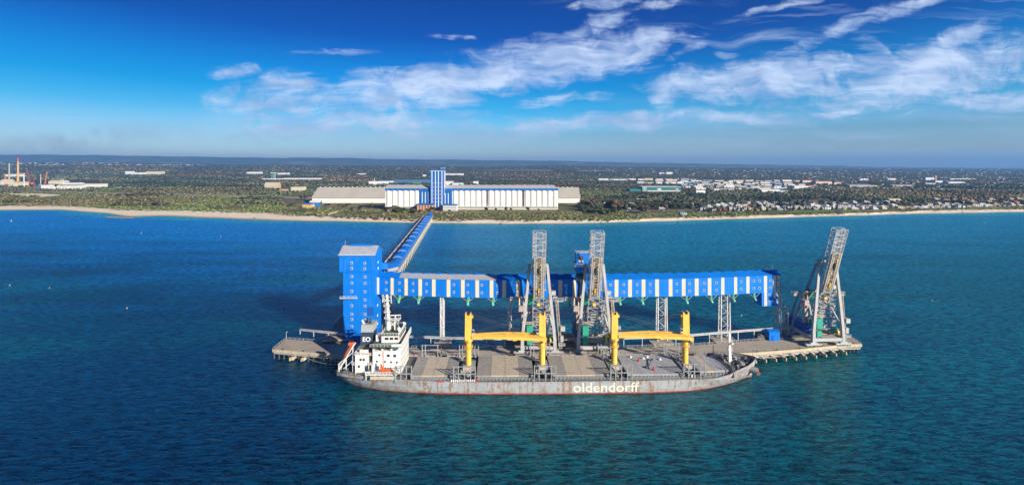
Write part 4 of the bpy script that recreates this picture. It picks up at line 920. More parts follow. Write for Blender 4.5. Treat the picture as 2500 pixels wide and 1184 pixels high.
    for x,y in ((44.6,2.0),(48.8,-8.6)): b=MB(); b.tube((x,y,7.5),(x,y,8.1),0.5,n=8); b.tube((x,y,8.1),(x,y,9.0),0.32,n=8); b.build('red_hydrant',RED,t)
    for x,y in ((50.5,6.5),(48,4.8),(56,3.4),(42,6.5)): b=MB(); b.box((x,y,7.9),(0.9,0.7,0.8)); b.build('vent_box',WHITE,t)
    # ---- cranes
    def crane(s,jib_dir,jib_y,lab):
        c=MB(); c.bx(s-3.4,s+3.4,-5,6,5.02,7.0); c.bx(s-2.6,s+2.6,-3.5,4.5,7.0,7.4); base=c.build('deck_crane',SGREY,t,label=lab)
        b=MB(); b.tube((s,0,7.3),(s,0,19.3),1.42,1.36,n=20); b.build('post',YEL,base,smooth=False)
        b=MB(); b.tube((s,0,18.0),(s,0,19.2),1.45,2.1,n=20); b.tube((s,0,19.2),(s,0,20.0),2.1,n=20); b.build('slewing_ring',YEL,base)
        b=MB(); b.tube((s,0,15.8),(s,0,15.95),2.3,n=16); b.rail([(s+2.2*math.cos(a),2.2*math.sin(a),15.95) for a in np.linspace(0,2*math.pi,9)],1.0,0.1,2); b.rail([(s+2.3*math.cos(a),2.3*math.sin(a),19.0) for a in np.linspace(0,2*math.pi,9)],1.0,0.1,2); b.build('ring_platform',YEL,base)
        jd=jib_dir
        b=MB(); b.box((s,0,25.8),(3.3,3.0,11.6),top=(0.92,0.9)); 
        b.box((s-jd*1.2,-0.9,32.2),(0.7,0.5,1.2)); b.box((s+jd*1.1,-0.9,32.1),(0.8,0.5,1.0)); b.box((s-jd*1.2,0.9,32.2),(0.7,0.5,1.2)); b.box((s+jd*1.1,.9,32.1),(0.8,0.5,1.0)); b.box((s+jd*1.9,0,30.9),(0.9,2.0,1.0))
        b.build('crane_house',YEL,base)
        b=MB(); b.tube((s-1.1*jd,-.4,32.1),(s-1.1*jd,.4,32.1),0.6,n=10); b.tube((s+1.0*jd,-.4,32.0),(s+1.0*jd,.4,32.0),0.6,n=10); b.build('sheave',STEEL_D,base)
        b=MB(); b.box((s+jd*2.3,-0.9,23.6),(1.2,1.5,2.4)); b.build('operator_cab',STEEL,base)
        b=MB(); b.box((s+jd*2.3,-1.68,24.0),(1.0,0.06,1.0)); b.build('cab_window',GLASS,base)
        # jib: two tapering arms joined by cross members
        L=35.0; x0=s+jd*1.7; x1=x0+jd*L; ym=jib_y; z0,z1_=21.3,20.6
        b=MB()
        for o in (-1.5,1.5):
            b.bar((x0,o,z0),(x0+jd*L*0.45,ym*0.6+o*0.8,z0+0.25),0.8,1.5,); b.bar((x0+jd*L*0.45,ym*0.6+o*0.8,z0+.25),(x1,ym+o*0.35,z1_),0.75,1.45)
        for k in range(9):
            q=k/8; yc=(ym*0.6*(q/0.45) if q<0.45 else ym*0.6+ym*0.4*(q-.45)/.55); x=x0+jd*L*q; z=z0+(z1_-z0)*q+.1
            hw=1.5*(1-0.6*q); b.bar((x,yc-hw,z),(x,yc+hw,z),0.4)
            if k<8:
                q2=(k+1)/8; yc2=(ym*0.6*(q2/0.45) if q2<0.45 else ym*0.6+ym*0.4*(q2-.45)/.55); b.bar((x,yc-hw,z),(x0+jd*L*q2,yc2+1.5*(1-.6*q2),z),0.3)
        j=b.build('jib',YEL,base)
        b=MB(); b.box((x1+jd*0.6,ym,z1_-0.5),(1.6,1.4,2.0)); b.box((x1-jd*14,ym*0.75-1.2,z0-0.9),(1.8,.4,.6)); b.build('jib_head',YEL,j)
        b=MB(); 
        for o in (-0.5,0.5):
            b.bar((s+jd*1.0,o,32.3),(x1,ym+o,z1_+0.9),0.07); b.bar((s+jd*1.6,o,30.9),(x1-jd*2,ym+o*2,z1_+0.7),0.06)
        b.build('luffing_rope',STEEL_D,j)
        b=MB(); b.box((s-0.6,-4.6,7.6),(3.2,2.4,1.3)); b.build('winch_box',STEEL_T,base)
    crane(-39.9,1,-2.9,'yellow deck crane nearest the bridge house with its jib laid forward')
    crane(-3.6,-1,3.0,'yellow deck crane in front of the first ship loader')
    crane(32.0,1,-2.9,'yellow deck crane right of the second ship loader with its jib laid forward')
    crane(67.3,-1,3.0,'yellow deck crane nearest the bow')
    # ---- stanchion frames on both sides
    for s in (-68.8,-40.6,-3.4,31.9,66.2):
        for sy,y,zt in ((-1,-14.7,12.9),(1,14.4,12.2)):
            if s<-60 and sy>0: s2=s+9
            elif sy>0: s2=s
            else: s2=s
            yy=y*(0.95 if s<-60 or s>60 else 1)
            b=MB(); xs=[-5,-2.8,0,2.8,4.9]; 
            if s<-60 and sy<0: xs=[-3.8,-1.2,1.4,3.8]
            if sy>0: xs=[-5,-3.4,3.0,4.9]
            for x in xs: b.bar((s2+x,yy,5.1),(s2+x,yy,zt),0.42)
            b.bar((s2+xs[0],yy,zt-0.4),(s2+xs[-1],yy,zt-0.4),0.3); b.bar((s2+xs[0],yy,9.2),(s2+xs[-1],yy,9.2),0.4)
            for x in (xs[0],xs[-1]): b.bar((s2+x,yy,9),(s2+x,yy-sy*2.2,5.2),0.3)
            b.build('stanchion_frame',SGREY,t)
    # dark gear beside the crane pedestals
    for ci,s in enumerate((-39.9,-3.6,32.0,67.3)):
        rr=random.Random(ci+20)
        for side in (-1,1):
            for k in range(15):
                b=MB(); b.box((s+rr.uniform(-4.3,4.3),side*rr.uniform(5.8,13),5.0+rr.uniform(.3,.9)),(rr.uniform(.4,1.8),rr.uniform(.4,1.6),rr.uniform(.6,2.4)))
                b.build('machinery_unit',STEEL_D if k%2 else SGREY,t)
        for k in range(4): b=MB(); b.box((s+rr.uniform(-4,4),rr.uniform(-13,-6),5.0+rr.uniform(.3,1.4)),(rr.uniform(.3,.8),rr.uniform(.3,.8),rr.uniform(.4,1.4))); b.build('vent_cowl',YEL if k%2 else WHITE,t)
        if ci>=2:
            b=MB(); x=s-2.9
            for o in (-.9,.9): b.bar((x+o,-12,7.6),(x+o,11.5,7.6),0.3,0.5)
            for y in np.arange(-12,11.6,2.1): b.bar((x-.9,y,7.6),(x+.9,y,7.6),0.3)
            for y in (-11,-4,4,11): b.bar((x-.9,y,5.1),(x-.9,y,7.6),0.25); b.bar((x+.9,y,5.1),(x+.9,y,7.6),0.25)
            b.build('transverse_ladder',SGREY,t)
    # white barrier boards with red ends on the side rail
    b=MB(); 
    for k in range(12): b.box((-46.5+k*0.95,-15.25,6.4),(0.62,0.12,0.95))
    b.build('gangway_board',WHITE,t)
    b=MB(); b.box((-35.2,-15.28,6.4),(0.9,0.14,1.3)); b.box((-51.5,-15.1,6.1),(3.2,0.4,0.5)); b.build('red_board',RED,t)
    # hawse pipe drum and anchor at the bow
    b=MB(); b.tube((97.2,-3.0,5.6),(100.6,-5.2,5.0),1.35,1.75,n=16); b.build('anchor_recess',SGREY,t)
    b=MB(); b.bar((100.6,-5.3,6.6),(101.2,-5.6,3.6),0.5,0.4); b.bar((99.8,-5.7,3.8),(102.0,-5.0,3.8),0.5,0.5); b.bar((100.2,-5.6,4.0),(100.0,-5.9,5.0),0.4); b.build('anchor',mat('rusty_anchor',(0.33,0.10,0.04),0.8),t)
    # bow windlasses, bollards, chain and rails
    zf=7.65
    for sy in (-1,1):
        b=MB(); y=sy*3.4; x=93
        b.tube((x,y-1.6,zf+1.1),(x,y+1.6,zf+1.1),0.95,n=12); b.box((x+.2,y+sy*2.1,zf+.9),(1.8,1.1,1.7)); b.tube((x,y-2.9,zf+1.1),(x,y-2.0,zf+1.1),0.6,n=10); b.bar((x+1,y,zf+1.0),(x+4.5,y*0.8,zf+.3),0.5); b.build('windlass',SGREY,t)
        b=MB()
        for x,y in ((89,8.0),(92.5,6.6),(96,4.6),(87.5,5.0)): b.tube((x,sy*y,zf),(x,sy*y,zf+.9),0.28,n=8); b.tube((x+.9,sy*y,zf),(x+.9,sy*y,zf+.9),0.28,n=8)
        b.build('bollard_pair',STEEL_D,t)
    rr=random.Random(5)
    for nm,m_,n in (('rope_coil',ROPE,16),('bow_fitting',SGREY,40),('dark_fitting',STEEL_D,26)):
        b=MB()
        for k in range(n):
            x=rr.uniform(86.8,99.5); y=rr.uniform(-1,1)*(f(SD,x)-1.2)
            if nm=='rope_coil': b.tube((x,y,zf),(x,y,zf+.35),rr.uniform(.4,.8),n=9)
            else: b.box((x,y,zf+.5),(rr.uniform(.3,1.3),rr.uniform(.3,1.2),rr.uniform(.5,1.7)),rz=rr.uniform(0,1.5))
        b.build(nm,m_,t)
    b=MB(); b.rail([(86.5,-11.4,8.3),(86.5,11.4,8.3)],1.0,0.1,1.5); b.build('handrail',SGREY,t)
    b=MB(); b.bar((86,10.5,5),(86,10.5,12),0.35); b.bar((85.8,-11.6,5),(85.8,-11.6,11),0.35); b.build('stanchion',STEEL_D,t)
    # foremast
    b=MB(); b.bar((89.6,0,7.6),(89.3,0,21.8),1.5,1.3,w2=0.7); b.box((89.4,0,13.8),(2.0,2.0,.2)); b.box((89.4,0,18.4),(1.8,1.8,.2)); b.rail([(88.6,-.9,13.9),(90.4,-.9,13.9)],1,.1,1); b.bar((89.3,0,21.8),(89.3,0,24),0.14)
    for z in (10.5,12,13.5,15,16.5,18): b.bar((89.9,-.7,z),(90.5,-.7,z),0.15)
    b.build('foremast',WHITE,t)
    b=MB(); b.tube((90.3,-.8,17.2),(90.3,-1.6,17.2),0.5,n=10); b.build('foghorn',WHITE,t)
    # ---- bridge house
    x0,x1,y0,y1=-84.6,-71.4,-7.5,11.5
    b=MB(); b.bx(x0,x1,y0,y1,5.9,17.2); h=b.build('bridge_house',WHITE,t)
    b=MB(); b.bx(x0,x0+.4,y0,y1,17.2,20.3); b.bx(x1-4.5,x1,y0,y1,17.2,20.3); b.bx(x0,x1,y1-.4,y1,17.2,20.3); b.bx(x0+.4,x1-4.5,y0+2.2,y0+2.5,17.2,20.3)
    for xa,xb in ((x0+.4,x0+4.5),(x0+4.5,x1-4.5)): b.bar((xa,y0+.1,17.3),((xa+xb)/2+.2,y0+.1,20.2),.22); b.bar((xb,y0+.1,17.3),((xa+xb)/2+.2,y0+.1,20.2),.22)
    b.bar((x0+4.5,y0+.1,17.2),(x0+4.5,y0+.1,20.3),.35); b.build('open_gallery',WHITE,h)
    b=MB(); b.bx(x0+.5,x1-4.6,y0+2.1,y0+2.18,17.3,20.1); b.build('gallery_shade_panel',STEEL_D,h)  # dark sheet paints the shade inside the open gallery
    b=MB(); b.bx(x0-.3,x1+1.2,y0-3.8,y1+.8,20.3,20.55); b.build('bridge_deck',DECKG,h)
    b=MB(); b.bx(x1+.8,x1+1.2,y0-3.8,y1+.8,20.55,21.9); b.bx(x1-3.4,x1+.8,y0-3.8,y0-3.5,20.55,21.8); b.bx(x1-.2,x1+1.19,y0-3.8,y1+.8,19.3,20.29); b.rail([(x0-.2,y0-3.7,20.55),(x1-3.5,y0-3.7,20.55)],1.2,.12,1.6); b.build('bridge_wing_parapet',WHITE,h)
    b=MB(); b.bx(x0+3.8,x1-1.0,y0+1.4,y1-2.5,20.55,23.9); wh=b.build('wheelhouse',WHITE,h)
    b=MB(); b.bx(x0+3.5,x1-.7,y0+1.1,y1-2.2,23.9,24.1); b.build('wheelhouse_roof',DECKG,wh)
    for k in range(3): xx=x0+5.4+k*2.3; b=MB(); b.bx(xx,xx+1.7,y0+1.3,y0+1.39,22.0,23.1); b.build('window',GLASS,wh)
    for k in range(7): yy=y0+2.2+k*1.9; b=MB(); b.bx(x1-.99,x1-.93,yy,yy+1.4,22.1,23.2); b.build('window',GLASS,wh)
    b=MB(); b.bx(x1-1.5,x1-1.1,y0+1.2,y1-2.3,24.1,25.2); b.rail([(x0+3.7,y0+1.2,24.1),(x1-1,y0+1.2,24.1)],1.1,.12,1.3); b.rail([(x0+3.7,y0+1.2,24.1),(x0+3.7,y1-2.3,24.1),(x1-1,y1-2.3,24.1)],1.1,.12,1.3); b.build('roof_rail',WHITE,wh)
    b=MB(); b.bx(x0+.6,x0+3.4,y0+3.4,y0+7,20.55,23.6); b.build('chart_room',WHITE,h)
    b=MB(); b.tube((x0+2.1,y0+3.35,22.2),(x0+2.1,y0+3.2,22.2),.5,n=10); b.build('lifebuoy',RED,h)
    for xx,zz,w_,hh_ in ((-81.4,15.3,.9,.9),(-77.2,15.0,1.3,1.2),(-74.2,14.9,1.3,1.2),(-82.6,12.3,.8,.9),(-78.8,12.1,.8,.9),(-75.9,11.9,.8,.9),(-73.2,11.8,.8,.9),(-77.2,8.6,1.4,1.2),(-80.2,8.5,1.3,1.1),(-73.5,9.6,.6,.7)):
        b=MB(); b.bx(xx-w_/2,xx+w_/2,y0-.06,y0-.01,zz-hh_/2,zz+hh_/2); b.build('window',GLASS,h)
    for z in (8.5,11.5,14.5,17.8):
        for k in range(7): yy=y0+1.6+k*2.5; b=MB(); b.bx(x1+.01,x1+.07,yy,yy+1.1,z,z+1.0); b.build('window',mat('pale_window_glass',(0.30,0.31,0.31),.3),h)
    b=MB(); b.bx(-79.8,-79.5,y0-.09,y0-.02,10.6,17.0); b.build('fire_pipe',RED,h)
    # side platforms, rescue boat, rafts
    b=MB(); b.bx(-86.5,-71.8,-13.4,y0,8.3,8.6); b.rail([(-86.4,-13.3,8.6),(-71.9,-13.3,8.6)],1.1,.14,1.5); b.build('boat_deck',WHITE,h)
    for xx in (-86,-82,-77.5,-72.5): b=MB(); b.bar((xx,-13.1,6),(xx,-13.1,8.3),.3); b.build('deck_post',WHITE,h)
    b=MB(); b.bx(-84,-73,-14.0,-13.45,6.6,8.0); b.build('accommodation_ladder',mat('dull_cream_paint',(0.48,0.42,0.32)),h)
    b=MB(); b.loft([[( -80.6+q*6.6,-11.3-w_,9.4+zz_) for (w_,zz_) in ((-.9*k,.5),(-.7*k,-.3*k),(0,-.7*k),(.7*k,-.3*k),(.9*k,.5),(0,.9*k))] for q,k in ((0,.5),(.15,.95),(.5,1.1),(.85,.95),(1,.3))]); b.box((-79.2,-11.3,11),(1.4,1.2,1.8)); b.build('rescue_boat',ORANGE,h)
    b=MB(); b.bar((-80.4,-9.5,8.6),(-79.6,-11.2,13.2),.45); b.bar((-79.6,-11.2,13.2),(-78.8,-12,12),.4); b.build('davit',WHITE,h)
    b=MB(); b.tube((-83.6,-11,8.6),(-83.6,-11,12.2),.75,n=10); b.build('vent_trunk',WHITE,h)
    b=MB()
    for xx in (-85.4,-86.3): b.tube((xx-.7,-12.4,9.2),(xx+.7,-12.4,9.2),.5,n=10)
    b.build('life_raft',WHITE,h)
    b=MB(); rr=random.Random(9)
    for k in range(22): b.box((rr.uniform(-86,-72.5),rr.uniform(-12.6,-8.2),8.6+rr.uniform(.2,.8)),(rr.uniform(.2,.9),rr.uniform(.2,.8),rr.uniform(.3,1.6)))
    b.build('deck_gear',SGREY,h)
    # radar mast
    b=MB(); b.bar((-78.9,1.5,24.0),(-80.0,1.5,41.5),1.6,1.4,w2=.75); 
    for z in np.arange(25,41,1.1): xx=-78.9-(z-24)*.063; b.bar((xx-1.25,1.1,z),(xx-.6,1.1,z),.12); 
    b.bar((-80.2,1.1,24),(-81.2,1.1,41),.12)
    for z in (30,33,36,38.5): b.box((-79.6-(z-30)*.06,1.0,z),(3.0,1.6,.18)); b.rail([(-81.0-(z-30)*.06,.3,z),(-78.2-(z-30)*.06,.3,z)],.9,.09,1)
    b.bx(-79,-73.6,0,3,29.0,29.2); b.rail([(-79,.05,29.2),(-73.6,.05,29.2),(-73.6,3,29.2)],1.1,.13,1.1); b.bar((-78.7,1.5,25.8),(-74.6,1.5,28.9),.35); b.bar((-76.2,1.5,24),(-76.2,1.5,29),.5); b.bar((-78.9,1.5,28.8),(-76.3,1.5,25.6),.2)
    b.build('radar_mast',WHITE,h)
    b=MB(); b.box((-75.8,1.2,31.4),(5.2,.45,.4),rz=.1); b.tube((-75.9,1.2,29.2),(-75.9,1.2,31.3),.35,n=8); b.build('radar_scanner',WHITE,h)
    b=MB(); b.ball((-73.2,-3.5,26.3),.95,12,7); b.tube((-73.2,-3.5,24.1),(-73.2,-3.5,25.6),.35,n=8); b.build('satellite_dome',WHITE,h,smooth=True)
    b=MB(); b.ball((-72.9,6.5,25.9),.55,10,6); b.tube((-72.9,6.5,24.1),(-72.9,6.5,25.5),.2,n=6); b.build('satellite_dome',WHITE,h,smooth=True)
    for (x,y,z2) in ((-81,-4,28.5),(-74.5,2,31),(-80,7,30)): b=MB(); b.tube((x,y,24.1),(x,y,z2),.06,n=5); b.build('aerial',WHITE,h)
    # ---- aft house, funnel
    b=MB(); b.bx(-93.0,-86.9,-7.0,7,5.9,15.2); a=b.build('engine_casing',WHITE,t)
    b=MB(); b.bx(-93.3,-86.4,-7.3,7,15.2,15.4); b.rail([(-93.2,-7.2,15.4),(-86.5,-7.2,15.4)],1.1,.12,1.3); b.rail([(-93.2,-7.2,15.4),(-93.2,4,15.4)],1.1,.12,1.3); b.build('casing_deck',WHITE,a)
    b=MB(); b.bx(-91.4,-87.4,-5.2,3,15.4,17.6); b.build('casing_top_house',WHITE,a)
    b=MB(); b.bx(-92.4,-86.6,-6.4,4.2,17.6,17.9); b.build('casing_roof',mat('tan_roof_paint',(0.27,0.245,0.17),.8,var=.15),a)
    for xx,zz in ((-91.2,9.8),(-90.4,13),(-88.9,13)): b=MB(); b.bx(xx-.5,xx+.5,-7.08,-7.01,zz-.5,zz+.5); b.build('window',GLASS,a)
    b=MB(); b.bx(-94.6,-93.0,-6.8,-3.5,10.4,10.6); b.rail([(-94.6,-6.8,10.6),(-93,-6.8,10.6)],1.1,.13,.8); b.bx(-86.9,-84.6,-7.4,-6.2,10.6,10.8); b.rail([(-86.9,-7.4,10.8),(-84.6,-7.4,10.8)],1,.12,.8); b.bx(-86.9,-84.6,-6.6,-5,14.8,15.0); b.rail([(-86.9,-6.6,15),(-84.6,-6.6,15)],1,.12,.8); b.build('side_gallery',WHITE,a)
    b=MB(); b.bx(-91.2,-87.2,7.0,7.04,0,0.01) if False else None
    # funnel leans slightly aft: navy trunk, grey band above
    def fr(z,sw): k=(z-17.9)/10; return [(-92.0-k*-.7-sw,-2.6,z),(-86.0+k*.3+sw,-2.6,z),(-86.0+k*.3+sw,4.5,z),(-92.0-k*-.7-sw,4.5,z)]
    b=MB(); b.loft([fr(15.4,0),fr(24.4,0)]); fn=b.build('funnel',NAVY,t)
    b=MB(); b.loft([fr(24.42,.05),fr(28.0,.05)]); b.build('funnel_band',FGREY,fn)
    b=MB(); b.loft([fr(15.3,.06),fr(16.6,.06)]); b.build('funnel_foot',RED,fn)
    for i,(xx,yy,hh_) in enumerate(((-90.6,-.6,1.6),(-89.6,1.6,1.9),(-88.7,-.2,2.0),(-87.9,1.2,1.7),(-87.3,-.8,1.3))):
        b=MB(); b.tube((xx,yy,27.6),(xx+(.0 if i else -1.1),yy,28.2+hh_),.42,n=8); b.build('exhaust_pipe',STEEL_D if i else WHITE,fn)
    text_mesh('funnel_letters','EO',3.0,LETTER_W,fn,loc=(-88.9,-2.63,20.0),extr=.03,bold=.06)
    # free-fall boat on its ramp
    b=MB()
    for yy in (-5.2,-2.4): b.bar((-101.3,yy,7.2),(-94.2,yy,19.4),.55,.5)
    for k in range(6): q=k/5; b.bar((-101.3+7.1*q,-5.2,7.2+12.2*q),(-101.3+7.1*q,-2.4,7.2+12.2*q),.3)
    b.bar((-101.2,-5.2,6.5),(-101.2,-5.2,10.5),.45); b.bar((-97.8,-5.2,6.5),(-97.8,-5.2,12.8),.35); b.bar((-94.6,-5.2,6.5),(-94.6,-5.2,18.6),.35); b.bar((-101.2,-5.4,10.5),(-94.6,-5.4,15.8),.3); b.bar((-101.2,-2.4,6.5),(-101.2,-2.4,10.5),.45); b.bar((-99,-5.3,8),(-94.8,-5.3,11.8),.28)
    rp=b.build('launch_ramp',WHITE,t)
    b=MB(); A=Vector((-99.6,-3.8,11.6)); B=Vector((-94.6,-3.8,20.0)); d=(B-A).normalized(); n_=Vector((-d.z,0,d.x)); rg=[]
    for q,k in ((0,.25),(.12,.7),(.35,1),(.75,1),(.92,.85),(1,.55)):
        c=A+(B-A)*q-n_*0.0; rg.append([(c+n_*(1.05*k*math.cos(a_))+Vector((0,1.05*k*math.sin(a_),0)))[:] for a_ in np.linspace(0,2*math.pi,11)[:-1]])
    b.loft(rg); c=A+(B-A)*.86-n_*-1.2; b.box(c[:],(1.4,1.6,1.2)); b.build('lifeboat',ORANGE,t)
    rr=random.Random(31)
    for nm,m_,n in (('stern_fitting',SGREY,26),('mooring_winch',DECKG,10),('stern_gear',STEEL_T,12)):
        b=MB()
        for k in range(n):
            x=rr.uniform(-101,-70); y=rr.uniform(-f(SD,x)+1,-7.6)
            b.box((x,y,6.3),(rr.uniform(.3,1.2),rr.uniform(.3,1),rr.uniform(.4,1.5)))
        b.build(nm,m_,t)
    for x,y in ((-98,-5.5),(-96,3)): b=MB(); b.tube((x,y-1.4,7),(x,y+1.4,7),.8,n=10); b.box((x,y+1.8,6.8),(1.4,.8,1.6)); b.build('winch',DECKG,t)
    # mooring ropes
    for p,q in (((-102,4,7.2),(-118,21.5,5.6)),((-101.5,6,7.2),(-126,20.5,5.6)),((-102.5,2,7),(-131,19.5,5.5)),((101,2,9.5),(125,14,5.8)),((100.5,2.5,9.3),(140,17.5,5.8))):
        pts=[(p[0]+(q[0]-p[0])*k/8,p[1]+(q[1]-p[1])*k/8,p[2]+(q[2]-p[2])*k/8-1.6*math.sin(math.pi*k/8)) for k in range(9)]
        b=MB()
        for a_,c in zip(pts[:-1],pts[1:]): b.tube(a_,c,.09,n=5)
        b.build('mooring_rope',ROPE,t)

# ================================================================= SHORE: GRAIN SILOS
def ordw(n):
    w=['','first','second','third','fourth','fifth','sixth','seventh','eighth','ninth','tenth','eleventh','twelfth']
    if n<len(w): return w[n]
    return f"{n}{'th' if 10<=n%100<=20 else {1:'st',2:'nd',3:'rd'}.get(n%10,'th')}"
def number(items,where='from left'):
    """items: (obj, base label, x); gives the same-looking ones an ordinal along the shore"""
    by={}
    for o,l,x in items: by.setdefault(l,[]).append((x,o))
    for l,g in by.items():
        g.sort(key=lambda q:q[0])
        for i,(x,o) in enumerate(g): o['label']=l if len(g)==1 else f'{l}, {ordw(i+1)} {where}'
def build_silos():
    Y=1094.0; g=6.0; S=13.2; r=6.55
    t=thing('grain_silo_terminal',(XW(1150,Y),Y,g),'long row of joined white grain silos with a tall blue tower','grain terminal')
    groups=[XW(940.5,Y),XW(1103.5,Y),XW(1190.5,Y),XW(1279,Y)]; zt=50.7; zb=13.2
    for gx in groups:
        for k in range(6):
            cx=gx+S*(k+.5); b=MB()
            for yy in (Y+r,): b.tube((cx,yy,zb),(cx,yy,zt),r,n=28)
            b.build('silo',SILO_W,t,smooth=False)
    x0,x1=XW(940,Y),XW(1362.5,Y)
    b=MB(); b.bx(x0,XW(1024,Y),Y+2.4,Y+44,zb,zt); b.build('rear_wall_gap_filler',SILO_W,t); b=MB(); b.bx(XW(1103,Y),XW(1187,Y),Y+2.5,Y+44,zb,zt); b.bx(XW(1191,Y),XW(1275,Y),Y+2.5,Y+44,zb,zt); b.bx(XW(1279.5,Y),x1,Y+2.5,Y+44,zb,zt); b.bx(XW(1187,Y),XW(1279.6,Y),Y+10,Y+44,zb,zt); b.build('rear_wall_gap_filler',SILO_W,t)  # rear walls brought forward between the silos to soften shade in the gaps
    b=MB(); b.bx(x0,XW(1024,Y),Y+.3,Y+44,g,zb); b.bx(XW(1103,Y),x1,Y+.3,Y+44,g,zb); bs=b.build('ground_floor',mat('silo_base_cream',(0.55,0.52,0.44),.8,streak=.2),t)
    b=MB()
    for a,c in ((x0,XW(1017,Y)),(XW(1117,Y),x1)):
        x=a+1.2
        while x<c-2: b.bx(x,x+2.2,Y+.1,Y+.29,9.4,12.4); x+=3.3
    b.build('window_band',mat('hazy_glass',(0.16,0.18,0.19),.3),bs)
    b=MB(); b.bx(x0,x1,Y-.4,Y+.28,12.9,13.5); b.build('ledge',SILO_W,t)
    for px in (1188.5,1277): b=MB(); x=XW(px,Y); b.bx(x-1.6,x+1.6,Y+5,Y+9,22 if px<1200 else 13.6,zt-.2); b.build('dark_gap_panel',mat('rust_brown_sheet',(0.09,0.035,0.03),.7),t)
    # gallery band over the silos and the grey roof
    def band(a,c,nm):
        b=MB(); b.bx(a,c,Y-.6,Y+34,zt+.02,55.3); o=b.build(nm,mat('terminal_blue',(0.006,0.11,0.38),.5,rib=1.6,streak=.1),t); return o
    for a,c,hipl,hipr in ((x0,XW(1050,Y),0,14),(XW(1084,Y),x1+.5,0,10)):
        o=band(a,c,'blue_band'); b=MB(); b.add([(a-.5,Y-1,55.3),(c+.5,Y-1,55.3),(c+.5-hipr,Y+17,62.6),(a-.5,Y+17,62.6),(a-.5,Y+35,55.3),(c+.5,Y+35,55.3)],[(0,1,2,3),(3,2,5,4),(1,5,2),(0,3,4)]); b.build('roof',mat('terminal_grey_roof',(0.40,0.42,0.44),.55,rib=2.2,var=.06),o)
        b=MB(); x=a+4
        while x<c-3: b.bx(x,x+.8,Y-.75,Y-.62,52.6,53.6); x+=13.2
        b.build('band_window',WIN_F,o)
        b=MB(); x=a+8
        while x<c-8: b.box((x,Y+17,63.1),(3,1.4,1.0)); x+=18
        b.build('roof_vent',STEEL,o)
    # blue flanks
    TB=mat('terminal_blue',(0,0,0))
    for a,c,strips in ((1024.5,1050.5,(1031,1038.5,1046)),(1083.5,1103.4,(1087,1094.5))):
        b=MB(); b.bx(XW(a,Y),XW(c,Y),Y-.2,Y+44,g,zt); o=b.build('flank_wall',TB,t)
        for s in strips: b=MB(); x=XW(s,Y); b.bx(x-.8,x+.8,Y-.5,Y-.22,18,47 if a<1050 else 44); b.build('white_strip',SILO_W,o)
    # head house tower
    Yt=1088; xa,xb=XW(1050.3,Yt),XW(1083.8,Yt)
    b=MB(); b.bx(xa,xb,Yt,Yt+26,g,95.3); o=b.build('head_tower',TB,t)
    for s in (1054.6,1063,1070.4,1079): b=MB(); x=XW(s,Yt); b.bx(x-.8,x+.8,Yt-.4,Yt-.02,11,94.8); b.build('white_strip',SILO_W,o)
    b=MB(); b.bx(xa-.6,xb+.6,Yt-.8,Yt+26.6,95.32,96.2); b.build('parapet',SILO_W,o)
    b=MB(); b.bx(XW(1075.5,Yt),XW(1085.5,Yt),Yt+4,Yt+16,96.22,102); b.build('plant_room',TB,o)
    b=MB(); b.bx(XW(1075,Yt),XW(1086,Yt),Yt+3.6,Yt+16.4,102.02,102.6); b.build('plant_room_roof',SILO_W,o)
    b=MB(); b.bx(xa+1,xa+13,Yt+8,Yt+18,96.22,99); b.build('plant_room',TB,o)
    for zpy in (447,457,466,475,484,493):
        for s in (1058.8,1066.7,1074.7): b=MB(); x=XW(s,Yt); b.bx(x-.6,x+.6,Yt-.2,Yt-.03,ZW(zpy,Yt)-.8,ZW(zpy,Yt)+.8); b.build('window',WIN_F,o)
    b=MB(); b.bx(xb+.02,xb+.3,Yt+3,Yt+9,40,94); b.bx(xb+.02,xb+.3,Yt+16,Yt+22,40,94); b.build('side_strip',SILO_W,o)
    # brick gatehouse and white office at the foot
    Yg=1066
    t2=thing('brick_office',(XW(1038,Yg),Yg,g),'orange brick two storey office with blue flat roof at the foot of the blue tower','office')
    xa,xb=XW(1018,Yg),XW(1057,Yg); b=MB(); b.bx(xa,xb,Yg,Yg+22,g,19.4); b.build('wall',BRICK,t2)
    b=MB(); b.bx(xa-1.5,xb+1.5,Yg-2,Yg+23,19.42,21.4); b.build('roof',TB,t2)
    for k in range(6): x=xa+2+k*6.6; b=MB(); b.bx(x,x+.8,Yg-.5,Yg-.02,g,19.3); b.build('column',SILO_W,t2)
    for k in range(5):
        x=xa+3.6+k*6.6
        for z in (8,14): b=MB(); b.bx(x,x+3,Yg-.12,Yg-.03,z,z+2.2); b.build('window',GLASS,t2)
    t3=thing('white_office',(XW(1098,Yg),Yg,g),'white three storey office with blue roof and window bands right of the blue tower','office')
    xa,xb=XW(1081.5,Yg),XW(1116,Yg); b=MB(); b.bx(xa,xb,Yg,Yg+16,g,18.4); b.build('wall',SILO_W,t3)
    b=MB(); b.bx(xa-1,xb+1,Yg-1,Yg+17,18.42,20.3); b.build('roof',TB,t3)
    for z in (7.6,11.4,15.2): b=MB(); b.bx(xa+1,xb-1,Yg-.14,Yg-.03,z,z+1.7); b.build('window_band',mat('hazy_glass',(0,0,0)),t3)
    # big storage shed behind
    Yw=1295; t4=thing('storage_warehouse',(XW(1000,Yw),Yw,g),'very long low white warehouse with a huge pale weathered roof behind the silos','warehouse')
    xa,xb=-549.5,187
    b=MB(); b.bx(xa,xb,Yw,Yw+90,g,21.3); b.add([(xa,Yw,21.3),(xa,Yw+90,21.3),(xa,Yw+45,47.2),(xb,Yw,21.3),(xb,Yw+90,21.3),(xb,Yw+45,47.2)],[(1,0,2),(3,4,5)]); b.build('wall',mat('warehouse_white',(0.68,0.68,0.65),.7,rib=2.5,streak=.15),t4)
